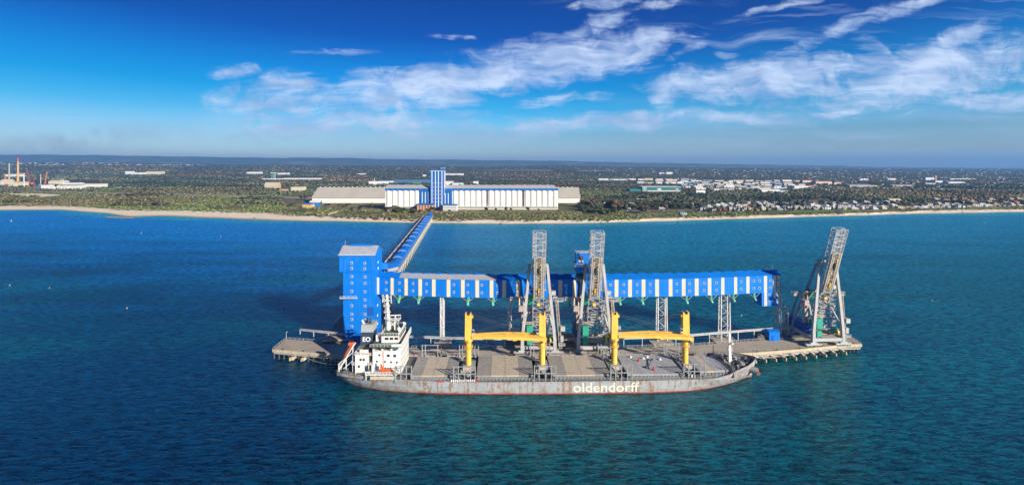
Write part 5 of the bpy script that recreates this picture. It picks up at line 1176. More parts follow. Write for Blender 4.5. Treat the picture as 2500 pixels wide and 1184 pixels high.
    b=MB(); b.loft([[(x,Yw-2,20.3),(x,Yw+45,47.5),(x,Yw+92,20.3),(x,Yw+45,46.9)] for x in (xa-2,xb+2)]); rf=b.build('roof',mat('lichen_grey_roof',(0.42,0.395,0.34),.8,var=.14,nscale=.02,rib=3.0,dirt=(0.25,0.23,0.2),dirt_amt=.5),t4)
    b=MB(); x=xa+5
    while x<xb-4: b.box((x,Yw+45,48.3),(3.2,3,1.6)); x+=13
    b.build('ridge_vent',STEEL_L,rf)
    b=MB(); b.bx(xa-60,XW(1010,1190),1188,1188.8,g,g+2.4); 
    t5=thing('yellow_workshop',(XW(748,1150),1150,g),'small two storey yellow workshop with a blue roof near the beach path','workshop')
    p0,p1=XW(738,1150),XW(759,1150)
    b=MB(); b.bx(p0,p1,1150,1166,g,14.5); b.build('wall',mat('yellow_render',(0.56,0.38,0.13),.8),t5)
    b=MB(); b.hip(p0,p1,1150,1166,14.5,18,5,1); b.build('roof',BLUE_D,t5)
    for k in range(4): b=MB(); x=p0+2.2+k*5; b.bx(x,x+2,1149.8,1149.97,11,12.8); b.build('window',GLASS,t5)
    t6=thing('blue_workshop',(XW(768,1172),1172,g),'blue walled workshop with a white roof behind the yellow workshop','workshop')
    p0,p1=XW(755,1172),XW(775,1172)
    b=MB(); b.bx(p0,p1,1172,1192,g,16.5); b.build('wall',mat('workshop_blue',(0.02,0.16,0.42)),t6)
    b=MB(); b.hip(p0,p1,1172,1192,16.5,21,0,1,True); b.build('roof',mat('pale_roof_sheet',(0.66,0.68,0.70)),t6)
    b=MB(); b.bx(p0+7,p0+13,1171.8,1171.97,g,g+6); b.build('door',WIN_F,t6)

# ================================================================= HOUSES, SHEDS, INDUSTRY
def tone(name,c,**k): return mat(name,c,0.75,var=0.06,nscale=0.2,**k)
WALLS={'white':tone('house_white',(0.72,0.71,0.68)),'cream':tone('house_cream',(0.60,0.52,0.38)),'sand':tone('house_sand',(0.46,0.37,0.24)),'grey':tone('house_grey',(0.33,0.34,0.35)),'tan brick':tone('house_tan_brick',(0.42,0.25,0.13))}
ROOFS={'pale grey':tone('roof_pale_grey',(0.50,0.52,0.54)),'white':tone('roof_white',(0.70,0.70,0.70)),'slate blue':tone('roof_slate_blue',(0.12,0.17,0.26)),'charcoal':tone('roof_charcoal',(0.085,0.085,0.09)),'terracotta':tone('roof_terracotta',(0.36,0.11,0.055)),'brown tiled':tone('roof_brown',(0.20,0.13,0.08)),'tan':tone('roof_tan',(0.44,0.38,0.27))}
def house_proto(wc,rc,st,shape):
    t=thing('house',(0,0,0),'', 'house',local=True); hw=random.Random(shape).uniform(6.5,8.5); dp=6.5; h=3.1*st
    b=MB()
    if shape%3==0: b.bx(-hw,hw,-dp,dp,0,h)
    elif shape%3==1: b.bx(-hw,hw,-dp,dp,0,3.1); b.bx(-hw,hw*.35,-dp+.6,dp,3.1,h)
    else: b.bx(-hw,hw,-dp,dp,0,h); b.bx(hw*.2,hw*.9,-dp-3,-dp+.02,0,h*.8)
    b.build('wall',WALLS[wc],t)
    b=MB(); 
    if shape%3==1: b.hip(-hw,hw*.35,-dp+.6,dp,h,h+2.4,4.2,.6); b.hip(hw*.2,hw,-dp,dp,3.12,4.4,2,.5)
    elif shape%3==2: b.hip(-hw,hw,-dp,dp,h,h+2.6,5,.6); b.hip(hw*.2,hw*.9,-dp-3,-dp+4,h*.8,h*.8+1.6,1.5,.5)
    else: b.hip(-hw,hw,-dp,dp,h,h+2.7,5.5,.7)
    b.build('roof',ROOFS[rc],t)
    n=0
    for lv in range(st):
        for x in (-hw*.68,-hw*.15,hw*.5):
            yy=-dp-(3 if (shape%3==2 and x>0) else 0)+(0.6 if (shape%3==1 and lv) else 0)
            if shape%3==1 and lv and x>0: continue
            b=MB(); b.bx(x-1.1,x+1.1,yy-.10,yy-.02,lv*3.1+.7,lv*3.1+2.4); b.build('window',mat('house_dark_glass',(0.05,0.06,0.075),.2),t)
    if st==2 and shape%3!=1: b=MB(); b.bx(-hw*.95,hw*.1,-dp-1.6,-dp-.01,2.9,3.1); b.rail([(-hw*.95,-dp-1.6,3.1),(hw*.1,-dp-1.6,3.1)],1.0,.16,2); b.build('balcony',WALLS['white'],t)
    return t
def build_houses():
    rs=random.Random(11); items=[]
    rows=[(1945,2168,16.5,511,511,'white','in the park front row'),(1947,2190,17,504.5,504.5,'mix','in the park second row'),
      (1962,2200,22,498.5,498,'mix','in the park back row'),(2196,2240,20,508,508,'brown','beside the dune scrub'),
      (2250,2345,16,507.5,506,'white','in the right beach front row'),(2262,2345,22,500.5,500,'mix','in the right beach second row'),
      (2358,2560,17,504,501,'mix','in the far right front row'),(2352,2560,17,497.5,495,'brown','in the far right second row'),(2282,2560,21,491,489.5,'brown','in the far right third row'),
      (1715,1935,17,514,512.5,'mix','in the front row behind the pines'),(1692,1935,18,507,506,'white','in the second row behind the pines'),(1762,1940,20,500,499,'mix','in the third row behind the pines'),
      (1672,1702,18,503,503,'brown','at the town left end'),(1478,1640,27,503,501,'brown','among trees by the silos'),(1500,1640,34,511,510,'sand','beside the beach car park')]
    pal={'white':(['white','white','white','cream'],['pale grey','white','slate blue','pale grey']),'mix':(['white','cream','sand','grey','white'],['pale grey','white','slate blue','tan','charcoal','terracotta']),
         'brown':(['cream','sand','tan brick','tan brick'],['brown tiled','terracotta','charcoal','tan','pale grey']),'sand':(['sand','cream'],['pale grey','tan'])}
    protos={}
    used=set()
    for (a,c,stp,ya,yb,pl,where) in rows:
        px=a+rs.uniform(0,4)
        while px<c:
            py=ya+(yb-ya)*(px-a)/(c-a)+rs.uniform(-.9,.9); x,y,z=onland(px,py)
            wc=rs.choice(pal[pl][0]); rc=rs.choice(pal[pl][1]); st=2 if rs.random()<(.75 if pl=='white' else .5) else 1; sh=rs.randrange(3)
            key=(wc,rc,st,sh)
            if key not in protos: protos[key]=house_proto(*key); o=protos[key]
            else: o=copy_tree(protos[key])
            o.location=(x,y,z-.1); o.rotation_euler=(0,0,rs.uniform(-.35,.35)); s=rs.uniform(.85,1.08); o.scale=(s*rs.uniform(.9,1.1),s,s)
            o['group']='houses of the beach town'; items.append((o,f"{wc} {'two storey' if st==2 else 'low'} house with {rc} roof {where}",px))
            px+=stp*rs.uniform(.85,1.25)
    number(items)
    return [(o.location.x,o.location.y) for o,_,_ in items]
def shed(px0,px1,pyt,pyb,wall,roof,label,name='industrial_shed',cat='shed',gable=True,group=None,dpt=None,door=True):
    x,y,z=onland((px0+px1)/2,pyb); xa,xb=XW(px0,y),XW(px1,y); zt=ZW(pyt,y); h=zt-z; dp=dpt or max(14,min(60,(xb-xa)*.5)); zr=z+h*.72
    t=thing(name,((xa+xb)/2,y,z),label,cat,group)
    b=MB(); b.bx(xa,xb,y,y+dp,z-1,zr); b.build('wall',wall,t)
    b=MB(); 
    if gable: b.hip(xa,xb,y,y+dp,zr,zt,0,.4,True)
    else: b.bx(xa-.4,xb+.4,y-.4,y+dp+.4,zr,zt)
    b.build('roof',roof,t)
    if door:
        b=MB(); n=max(1,int((xb-xa)/14)); 
        for k in range(n): xx=xa+(k+.5)*(xb-xa)/n; b.bx(xx-2,xx+2,y-.15,y-.02,z,z+min(4,h*.45))
        b.build('door',mat('shed_door_grey',(0.16,0.17,0.19),.6),t)
    return t
C_=lambda n,c:mat(n,c,0.7,var=.08,nscale=.08)
SW={'white':C_('shed_white',(0.70,0.70,0.68)),'cream':C_('shed_cream',(0.60,0.53,0.38)),'grey':C_('shed_grey',(0.34,0.36,0.38)),'blue':C_('shed_blue',(0.06,0.15,0.32)),'green':C_('shed_green',(0.09,0.22,0.17)),'red':C_('shed_red',(0.34,0.07,0.05)),'tan':C_('shed_tan',(0.42,0.33,0.20)),'orange':C_('shed_orange',(0.55,0.25,0.06))}
BUILT=[]   # photo rectangles kept free of trees
def build_industry():
    L=[ # px0,px1,ytop,ybase,wall,roof,label
    (306,322,418.5,426,'white','white','white domed-looking shed left end of the small plant in the left woods'),(324,334,421,426.2,'white','white','small white shed second in the left woods plant'),(338,352,421,426,'white','white','white shed third in the left woods plant'),(357,391,419,426,'cream','cream','long cream roofed shed at the right end of the left woods plant'),
    (0,24,438,452,'cream','cream','large cream hall behind the grey chimney at far left'),(13,44,424,432,'white','grey','white roofed hall behind the two tall chimneys'),(33,58,443,453,'cream','tan','cream block at the foot of the orange chimney'),(118,153,440,450,'cream','cream','cream hall right of the orange crane'),(152,190,446,452.5,'white','white','white roofed hall near the right end of the left plant'),(190,241,449,457,'white','cream','long pale hall at the right end of the left plant'),(138,188,451,460,'white','grey','cluttered white tank building in front of the cream hall'),(88,101,452,458,'blue','blue','small dark blue roofed shed between the chimneys and tanks'),(100,122,452,461,'white','white','low white building in front of the orange crane'),
    (602,634,419.5,425,'white','white','long white shed deep in the woods left of centre'),(677,702,422,426.5,'white','white','white roofed shed right of the green tower'),(640,682,436,438.5,'white','white','low white yard building left of the green tower foot'),(690,778,434.5,438.5,'white','cream','long flat white industrial strip right of the green tower'),
    (645,679,445,460,'tan','grey','big ribbed curved roof shed with a yellow end wall at the edge of the woods'),(710,732,457,466,'cream','cream','cream gabled shed left of the long warehouse'),(682,700,460,467,'tan','red','small mixed tan workshop beside the ribbed shed'),(872,890,423.5,426.5,'white','white','small white shed far behind the warehouse'),
    (900,927,443,451,'white','white','white plant building with a thin stack behind the warehouse'),(928,947,440,449,'white','blue','white and blue building behind the left silos'),(949,962,441,447,'white','grey','small white shed behind the left silo roof'),(962,1050,439,447,'blue','blue','long low blue roofed factory behind the left silos'),(1005,1026,442,450,'green','green','pale green shed in front of the blue roofed factory'),
    (1085,1106,442.5,452,'white','white','white block just right of the blue silo tower'),(1104,1130,446,452.5,'white','grey','white shed behind the right silo roof'),(1155,1167,443,450,'white','white','white silo office building behind the right silo roof'),(1087,1131,423.5,428,'white','white','white farm sheds in the woods right of the silo tower top'),(1032,1040,427,431,'white','white','tiny white shed left of the silo tower top'),
    (1462,1486,436,440.5,'white','white','first white shed of the strip in the woods right of centre'),(1490,1532,437,440.5,'white','cream','longest white shed of the strip in the woods right of centre'),(1534,1552,436.5,440,'white','white','last white shed of the strip in the woods right of centre'),(1610,1622,421.5,426,'white','white','small white building on the wooded rise right of centre'),(1627,1642,419.5,426,'white','grey','white hilltop building with raised centre in the woods'),
    (1700,1722,465,474,'white','white','white blocky building among trees right of the teal store'),(1735,1792,460,466,'white','grey','long grey roofed building right of the teal store'),(1860,1906,462,471,'white','white','white showroom with red trim among the right trees'),(1905,1925,465,471,'white','grey','grey roofed annex beside the white showroom'),
    (1960,1985,439,447,'cream','red','red roofed block at the left of the red roofed school'),(1992,2032,441.5,449.5,'cream','red','long middle block with red roof of the school'),(2037,2053,444,451,'cream','red','small red roofed block at the right of the school'),(1974,1996,452,457,'tan','red','red roofed shed below the school'),
    (2075,2130,450.5,458,'grey','grey','very wide flat grey roofed warehouse right of the red roofs'),(2128,2142,453,458,'tan','cream','tan annex at the end of the wide grey warehouse'),(1940,1974,453,460,'white','white','wide white roofed store left of the wide grey warehouse'),(2180,2232,451,457,'tan','grey','long brown and grey shed in the right trees'),(2100,2120,437,441,'white','white','white shed high in the right woods, nearest the school'),(2168,2188,435.5,440,'white','white','white shed high in the right woods, middle'),
    (2260,2284,432,440,'white','blue','white hospital-like building beside the orange tower'),(2284,2302,440,447,'white','blue','blue and white block below the orange tower'),(2261,2284,447,451,'white','white','low flat white building left below the orange tower'),(2318,2356,443.5,449.5,'white','white','long white office block right of the orange tower'),(2320,2360,436,439,'white','grey','low pale building far behind the white office block'),(2362,2382,436,438.8,'white','white','low white shed far at right woods'),
    (1463,1500,499,505,'white','grey','pale shed row at the edge of the trees right of the silos'),(1556,1580,486,491,'white','white','low white roofed units among the trees above the car park'),(2172,2200,485,491,'cream','cream','cream flat roofed clubhouse behind the beach town')]
    for i,(a,c,yt,yb,w,r,l) in enumerate(L):
        BUILT.append((a-1,c+1,yt-1,yb-0.3))
        if i==17:
            x,y,z=onland(662,460); t=thing('barrel_roof_shed',(x,y,z),l,'shed'); xa,xb=XW(645,y),XW(677,y)
            b=MB(); n=9; b.loft([[(x_,y+18-18*math.cos(math.pi*k/n),z+(ZW(445,y)-z)*math.sin(math.pi*k/n)**.7) for k in range(n+1)] for x_ in (xa,xb)]); b.build('roof',mat('ribbed_tan_roof',(0.48,0.42,0.31),.7,rib=5),t)
            b=MB(); b.box((xb+.3,y+18,z+7),(.5,24,13)); b.build('end_wall',mat('yellow_render',(0.56,0.38,0.13)),t); continue
        shed(a,c,yt,yb,SW[w],SW[r],l,'white_building' if w=='white' else 'industrial_shed','building',gable=i%3!=0,dpt=60 if 'warehouse' in l else None)
    # industrial estate: rows of long roofs
    rs=random.Random(3); items=[]
    for (a,c,yb,sx) in ((1558,1700,440.5,20),(1600,1960,444.0,23),(1556,1930,448.8,24),(1560,1965,453.3,27),(1668,1960,458.2,26),(1700,1960,463.0,34)):
        px=a
        while px<c:
            w=rs.uniform(.55,1.1)*sx; wl=rs.choice(['white','white','cream','grey','white','tan','blue']); rf=rs.choice(['white','white','grey','cream','blue','white','orange' if rs.random()<.3 else 'white','grey'])
            if 1564<px+w and px<1662 and 452<yb<470: px=1664; continue
            hgt=rs.uniform(3.0,5.0); o=shed(px,px+w,yb-hgt,yb,SW[wl],SW[rf],'', 'estate_shed','shed',gable=rs.random()<.6,group='sheds of the industrial estate')
            where={440.5:'in the estate back row',444.0:'in the estate second row',448.8:'in the estate third row',453.3:'in the estate fourth row',458.2:'in the estate fifth row',463.0:'in the estate front row'}[yb]
            items.append((o,f'{wl} shed with {rf} roof {where}',px)); px+=w+rs.uniform(2,9)
    number(items); BUILT.append((1552,1970,437,463))
    # teal store with white sign and red mark
    x,y,z=onland(1614,467.5); xa,xb=XW(1568,y),XW(1663,y); zt=ZW(456,y)
    TEAL=mat('teal_cladding',(0.01,0.155,0.145),.55,var=.06,nscale=.03); BUILT.append((1535,1668,455,470))
    t=thing('teal_store',((xa+xb)/2,y,z),'wide dark teal retail store with white lettering panel and a round red mark','store')
    b=MB(); b.bx(xa,xb,y,y+70,z-1,zt-1); b.build('wall',TEAL,t); b=MB(); b.bx(xa-1,xb+1,y-1,y+71,zt-.98,zt); b.build('roof',SW['white'],t)
    b=MB(); b.bx(XW(1605,y),XW(1614,y),y-.4,y-.05,ZW(463.8,y),ZW(460.4,y)); b.build('sign_panel',SW['white'],t)
    b=MB(); b.tube((XW(1648,y),y-.4,ZW(462,y)),(XW(1648,y),y-.05,ZW(462,y)),3.6,n=16); m_=b.build('round_mark',RED,t)
    b=MB(); b.bx(XW(1650.5,y),XW(1656,y),y-.4,y-.05,ZW(463,y),ZW(461,y)); b.build('sign_panel',SW['white'],t)
    for px in (1570,1574,1577): b=MB(); b.bx(XW(px,y)-1,XW(px,y)+1,y-.4,y-.05,z,zt-1.2); b.build('white_fin',SW['white'],t)
    b=MB(); b.bx(XW(1580,y),XW(1660,y),y-3,y-.1,z,z+3.2); b.build('entrance_band',SW['white'],t)
    b=MB(); b.bx(XW(1538,y),xa-.2,y+4,y+50,z,ZW(461.5,y)); b.build('side_wing',TEAL,t)
    # chimneys and cranes of the left plant
    def ch(px,pyt,pyb,wd,m,lab,tip=None):
        x,y,z=onland(px,pyb); zt=ZW(pyt,y); t=thing('chimney',(x,y,z),lab,'chimney'); r=wd*y/F/2
        zz=z+(zt-z)*(.86 if tip else 1); b=MB(); b.tube((x,y,z-1),(x,y,zz),r*1.35,r*.85,n=14); b.build('shaft',m,t)
        if tip: b=MB(); b.tube((x,y,zz),(x,y,zt),r*.85,r*.7,n=14); b.build('tip',tip,t)
        b=MB(); b.tube((x,y,z+(zt-z)*.6),(x,y,z+(zt-z)*.6+1.2),r*1.35,n=14); b.build('ring_platform',STEEL_L,t); return t
    ch(22.5,399,448,2.6,mat('chimney_tan_grey',(0.40,0.36,0.27)),'slim tan-grey chimney, left one of two at the far left plant')
    ch(44,386,447,3.6,mat('chimney_ochre',(0.60,0.36,0.12)),'tallest ochre orange chimney with a red tip at the far left',mat('chimney_red',(0.52,0.09,0.05)))
    ch(99.5,426,449,1.4,mat('stack_cream',(0.6,0.5,0.3)),'thin cream stack between the red and orange cranes'); ch(59,423,456,1.3,SW['white'],'thin white stack right of the ochre chimney'); ch(149,436,450,1.2,SW['cream'],'short cream stack on the cream hall at the left plant'); ch(154,436,450,1.0,SW['white'],'short white stack right of the short cream stack')
    ch(914.5,434,448,1.0,SW['white'],'thin white stack behind the long warehouse'); ch(1167,441,449,1.6,SW['white'],'white round stack behind the right silo roof')
    def crane(px0,py0,px1,py1,m,lab):
        x,y,z=onland(px0,py0); x2,z2=XW(px1,y),ZW(py1,y); t=thing('tower_crane',(x,y,z),lab,'crane')
        b=MB(); b.lattice((x,y,z),(x2,y,z2),3.2,3.2,14,.9,.5); b.build('jib',m,t); b=MB(); b.box((x,y,z+2.5),(9,6,5)); b.build('cab',m,t); b=MB(); b.bar((x+4,y,z+4),(x+7,y,z+22),.8); b.bar((x+7,y,z+22),(x2,y,z2),.5); b.build('back_mast',m,t)
    crane(74,448,64.5,410,SW['red'],'red lattice crane leaning left beside the ochre chimney'); crane(80,448,86,432,SW['red'],'short red lattice crane leaning right beside the longer red one'); crane(110,449,115,420,SW['orange'],'orange lattice crane leaning right in the left plant'); crane(14,444,11,424,SW['orange'],'small orange crane at the far left edge plant')
    x,y,z=onland(56,447); t=thing('conveyor_bridge',(x,y,z),'ochre raised conveyor bridge right of the ochre chimney','conveyor'); b=MB(); b.bar((XW(46,y),y,ZW(423,y)),(XW(61,y),y,ZW(424,y)),4,4); b.build('bridge',SW['orange'],t); b=MB(); b.bar((XW(58,y),y,z),(XW(58,y),y,ZW(424,y)),3); b.bar((XW(46,y),y+2,ZW(430,y)),(XW(66,y),y+2,ZW(430,y)),3,3); b.build('support',SW['white'],t)
    its=[]
    for px,w in ((126,5),(133,5),(150,6),(158,5),(167,6),(176,5),(184,5),(96,4),(104,4),(197,5)):
        x,y,z=onland(px,461 if px>120 else 456); r=w*y/F/2; t=thing('storage_tank',(x,y,z),'','tank','tanks of the left plant'); b=MB(); b.tube((x,y,z-1),(x,y,z+r*1.9),r,n=16); b.build('shell',SW['white'] if px%2 else SW['cream'],t); b=MB(); b.tube((x,y,z+r*1.9),(x,y,z+r*2.3),r,r*.1,n=16); b.build('roof',SW['grey'],t); its.append((t,('white' if px%2 else 'cream')+' round storage tank in the left plant',px))
    number(its)
    its=[]; rq=random.Random(77)
    for k in range(26):
        px=rq.uniform(2,232); py=rq.uniform(452,460) if px>90 else rq.uniform(449,456); w=rq.uniform(2,6); hpx=rq.uniform(2,7); c=rq.choice(['white','cream','tan','grey','red','blue'])
        x,y,z=onland(px,py); t=thing('process_unit',(x,y,z),'','plant unit','process units of the left plant'); b=MB(); b.box((x,y,z+hpx*y/F/2-.5),(w*y/F,5,hpx*y/F)); b.build('frame',SW[c],t)
        b=MB(); b.tube((x+w*.3*y/F,y,z),(x+w*.3*y/F,y,z+hpx*1.35*y/F),.8,n=7); b.build('stack',SW['grey'],t); its.append((t,f'{c} process unit with a thin stack in the left plant',px))
    number(its)
    # green tower and masts
    x,y,z=onland(667,438.5); t=thing('batching_tower',(x,y,z),'green square tower with a white mast in the woods left of the warehouse','tower'); b=MB(); b.bx(XW(662,y),XW(670,y),y,y+14,z,ZW(422.5,y)); b.build('wall',SW['green'],t); b=MB(); b.bx(XW(660,y),XW(673,y),y-2,y+16,ZW(422.5,y)+.02,ZW(421.3,y)); b.build('cap',SW['white'],t); b=MB(); b.bar((XW(671.5,y),y,z),(XW(671.5,y),y,ZW(422,y)),2.6); b.build('elevator_leg',SW['white'],t)
    x,y,z=onland(2285,442); t=thing('orange_tower',(x,y,z),'narrow orange brick tower high in the right woods','tower'); b=MB(); b.bx(XW(2282.5,y),XW(2286,y),y-3,y+5,z,ZW(430,y)); b.build('shaft',SW['orange'],t); b=MB(); b.bx(XW(2281.5,y),XW(2286.5,y),y-4,y+6,ZW(430,y)+.02,ZW(429,y)); b.build('cap',SW['tan'],t)
    BUILT.extend([(0,242,440,457),(655,785,432,440),(2040,2056,508,520)])
    # park: screen board and kiosk
    x,y,z=onland(2046.5,518); t=thing('black_screen_board',(x,y,z),'plain black rectangular screen board standing on the park lawn','screen'); b=MB(); b.bx(XW(2040,y),XW(2053.5,y),y,y+.8,z+.6,ZW(510.5,y)); b.build('panel',RUBBER,t)
    for px in (2041.5,2051.5): b=MB(); b.bar((XW(px,y),y+1.1,z),(XW(px,y),y+1.1,z+7),.4); b.build('post',STEEL_D,t)
    x,y,z=onland(1669,524); t=thing('beach_kiosk',(x,y,z),'small white beach kiosk with a blue hipped roof on the foreshore lawn','kiosk'); b=MB(); b.bx(x-7,x+7,y,y+9,z,z+3.4); b.build('wall',WALLS['white'],t); b=MB(); b.hip(x-7,x+7,y,y+9,z+3.4,z+6,4,1); b.build('roof',mat('kiosk_blue_roof',(0.09,0.20,0.42)),t)
    for k in (-4,0,4): b=MB(); b.bx(x+k-1,x+k+1,y-.1,y-.02,z+1,z+2.6); b.build('window',GLASS,t)
    # parked cars
    its=[]; cw={'white':WHITE,'silver':STEEL,'dark':STEEL_D,'red':RED,'blue':BLUE_D}; rs=random.Random(8); protos={}
    for k in range(34):
        if k<22: px=1532+k*4.6+rs.uniform(-1,1); py=rs.choice([512.5,515.5,518]); where='in the beach car park right of the silos'
        else: px=1692+(k-22)*5.2; py=519+rs.uniform(-.5,.5); where='along the foreshore road in front of the houses'
        col_=rs.choice(['white','white','silver','dark','red','blue']); x,y,z=onland(px,py)
        if col_ not in protos:
            t=thing('parked_car',(0,0,0),'','car',local=True); b=MB(); b.loft([[(-2.2,-.88,.35),(-2.2,-.88,.8),(-2.2,.88,.8),(-2.2,.88,.35)],[(-1.1,-.9,.3),(-1.1,-.9,.95),(-1.1,.9,.95),(-1.1,.9,.3)],[(1.9,-.9,.3),(1.9,-.9,1.0),(1.9,.9,1.0),(1.9,.9,.3)],[(2.2,-.85,.4),(2.2,-.85,.85),(2.2,.85,.85),(2.2,.85,.4)]]); b.build('body',cw[col_],t)
            b=MB(); b.box((.2,0,1.22),(2.6,1.6,.5),top=(.7,.85)); b.build('cabin',GLASS,t)
            for sx in (-1.35,1.35):
                for sy in (-.8,.8): b=MB(); b.tube((sx,sy-.1,.32),(sx,sy+.1,.32),.32,n=10); b.build('wheel',RUBBER,t)
            protos[col_]=t
        else: t=copy_tree(protos[col_])
        t.location=(x,y,z+.05); t.rotation_euler=(0,0,rs.choice([0,1.57])+rs.uniform(-.1,.1)); t['group']='parked cars by the beach'; its.append((t,f'{col_} car parked {where}',px))
    number(its)
def build_small():
    # power poles
    its=[]; b=MB(); b.tube((0,0,0),(0,0,10),.28,.2,n=6); b.box((0,0,9.2),(3.2,.3,.3)); b.box((0,0,8.2),(2.4,.25,.25)); me=b.mesh('power_pole'); me.materials.append(mat('pole_pale_timber',(0.42,0.38,0.30)))
    pp=[(4,500),(47,499),(90,498.5),(130,499.5),(172,500.5),(212,502),(302,503.5),(346,505),(394,506),(444,507),(493,508.5),(543,508.5),(594,508.5),(646,508)]
    for px,py in pp:
        x,y,z=onland(px,py); o=bpy.data.objects.new('power_pole',me); COL.objects.link(o); o.location=(x,y,z); tag(o,None,'power pole','power poles behind the left beach'); its.append((o,'pale power pole standing in the scrub behind the left beach',px))
    number(its)
    # buoys
    its=[]; meshes={}
    for nm,m1 in (('dark',RUBBER),('white',WHITE),('yellow',YEL)):
        b=MB(); b.ball((0,0,.25),.75,10,6); b.tube((0,0,.7),(0,0,2.1),.13,n=6); b.tube((0,0,1.8),(0,0,2.3),.3,.1,n=6); me=b.mesh('mooring_buoy'); me.materials.append(m1); meshes[nm]=me
    for k,(px,py) in enumerate([(24,697),(42,728),(121,704),(151,694),(175,696),(185,712),(131,736),(310,753),(389,728),(415,716),(424,738),(451,705),(492,707),(596,762),(656,713),(694,755),(748,758),(590,749),(1810,771),(2276,734),(2222,720),(1544,775),(1042,800),(1025,755),(760,881),(345,570),(539,578),(2406,545)]):
        c='white' if k in (0,25,26,27) else 'yellow' if k in (2,7,18,19) else 'dark'; x,y,z=P(px,py,0)
        o=bpy.data.objects.new('mooring_buoy',meshes[c]); COL.objects.link(o); o.location=(x,y,0); o.scale=(.5,.5,.5) if py>600 else (.7,)*3; tag(o,None,'buoy','mooring buoys on the open water'); its.append((o,f'small {c} buoy floating '+('far out near the beach' if py<600 else 'left of the tower' if px<830 else 'right of the loading gallery' if px>2100 else 'beyond the wharf and ship'),px))
    number(its)
    x,y,z=P(27,541,0); t=thing('sailing_boat',(x,y,0),'tiny white sailing boat near the far left shore','boat'); b=MB(); b.loft([[(x-3.5,y-.2,.6),(x-3.5,y+.2,.6),(x-3.5,y,.1)],[(x,y-1.1,.8),(x,y+1.1,.8),(x,y,-.3)],[(x+3.5,y-.1,1),(x+3.5,y+.1,1),(x+3.5,y,.3)]]); b.build('hull',WHITE,t)
    b=MB(); b.add([(x,y,1.2),(x,y+.06,8.5),(x+2.6,y,1.2),(x,y-.05,1.2)],[(0,1,2),(3,2,1),(0,2,3),(0,3,1)]); b.tube((x,y,.6),(x,y,8.8),.08,n=5); b.build('sail',WHITE,t); t.scale=(.5,.5,.5)
    # groyne
    rs=random.Random(2); x0,y0,_=P(262,530,.5); x1,y1,_=P(326,532,.5); t=thing('rock_groyne',(x0,y0,0),'low line of dark rocks and timber lying in the shallows off the left beach spit','groyne')
    b=MB()
    for k in range(90): q=k/89; b.box((x0+(x1-x0)*q+rs.uniform(-.6,.6),y0+(y1-y0)*q+rs.uniform(-1.6,1.6),.3+rs.uniform(0,.8)),(rs.uniform(1,2),rs.uniform(1,2),rs.uniform(1,1.8)),rz=rs.uniform(0,3))
    b.build('rock',ROCK,t); t.children[0]['kind']='stuff'
    b=MB(); b.bar((x0,y0-2.2,.7),(x1,y1-2.2,.7),.8,1.5); b.build('timber_wall',mat('groyne_timber',(0.34,0.25,0.15)),t)
    its=[]
    for k,(px,py) in enumerate(((621,533),(1652,541),(1222,546.5),(1468,544),(2183,525),(2350,519))):
        x,y,z=P(px,py,.9); b=MB()
        for j in range(6): b.box((x+rs.uniform(-1.6,1.6),y+rs.uniform(-1,1),.9+rs.uniform(0,.8)),(rs.uniform(.8,2),rs.uniform(.7,1.5),rs.uniform(.6,1.6)),rz=rs.uniform(0,3))
        o=b.build('driftwood_heap',PILE,origin=(x,y,0)); tag(o,None,'driftwood','dark heaps on the beach'); its.append((o,'small dark heap of weed and driftwood at the water edge',px))
    number(its)
    # roads, railway, lawns, bare sand: flat sheets on the land
    sheet('railway_bed',[(-200,463.5),(60,466),(250,469.5),(450,473.5),(620,478),(760,481.5),(-200,465.5),(60,468),(250,471.8),(450,476),(620,481),(760,485)],mat('ballast_pinkish_grey',(0.34,0.29,0.24),.95),'pale straight railway embankment crossing the left scrub')
    sheet('sand_clearing',[(18,472.5),(60,472),(100,473),(145,475),(20,474.5),(62,480),(100,480.5),(146,477.5)],sand_mat(),'bare pale sand clearing in the left scrub')
    sheet('lawn',[(1860,513),(1960,511.8),(2060,512),(2100,513.5),(1860,520.5),(1960,518.8),(2060,518.3),(2100,517)],mat('park_lawn',(0.13,0.19,0.035),.95,var=.15,nscale=.02),'bright green park lawn behind the right beach')
    sheet('foreshore_lawn',[(1525,519),(1600,518),(1660,516.5),(1760,517.5),(1525,526),(1600,524.6),(1660,523.5),(1760,521.8)],mat('dry_lawn',(0.15,0.17,0.05),.95,var=.2,nscale=.03),'dry green foreshore lawn around the blue roofed kiosk')
    sheet('car_park',[(1520,510.5),(1570,510),(1640,512),(1525,517.6),(1570,517),(1640,516.2)],ASPH,'grey asphalt beach car park')
    sheet('foreshore_road',[(1560,514.5),(1700,517.2),(1800,517.3),(1930,514.6),(1560,515.6),(1700,518.8),(1800,518.8),(1930,516)],ASPH,'narrow foreshore road in front of the beach houses')
    sheet('compound_yard',[(690,497),(762,497),(850,498),(942,503),(942,509),(1020,516),(1130,516),(1420,515),(690,503),(762,506),(850,508),(942,512.5),(955,514.5),(1020,520),(1130,518.5),(1420,518)],mat('yard_dry_grass',(0.21,0.18,0.10),.95,var=.2,nscale=.02),'dry yard in front of the grain terminal')
    sheet('beach_path',[(803,521),(815,517.5),(828,513),(800,527),(808,523),(822,519)],sand_mat(),'pale sandy track from the beach up to the yard')
    sheet('beach_track',[(935,521),(938,530),(938,521),(941,530)],sand_mat(),'narrow straight sandy track through the dune scrub')
    sheet('salt_field',[(1180,416.8),(1300,416.5),(1500,417.5),(1180,418.2),(1300,418.6),(1500,419.2)],mat('pale_paddock',(0.30,0.26,0.19),.95),'long pale bare field far behind the silos',dz=6)
    sheet('left_road',[(690,484),(760,486.5),(800,487.5),(690,487),(760,490),(800,491)],ASPH,'grey road meeting the railway beside the warehouse')

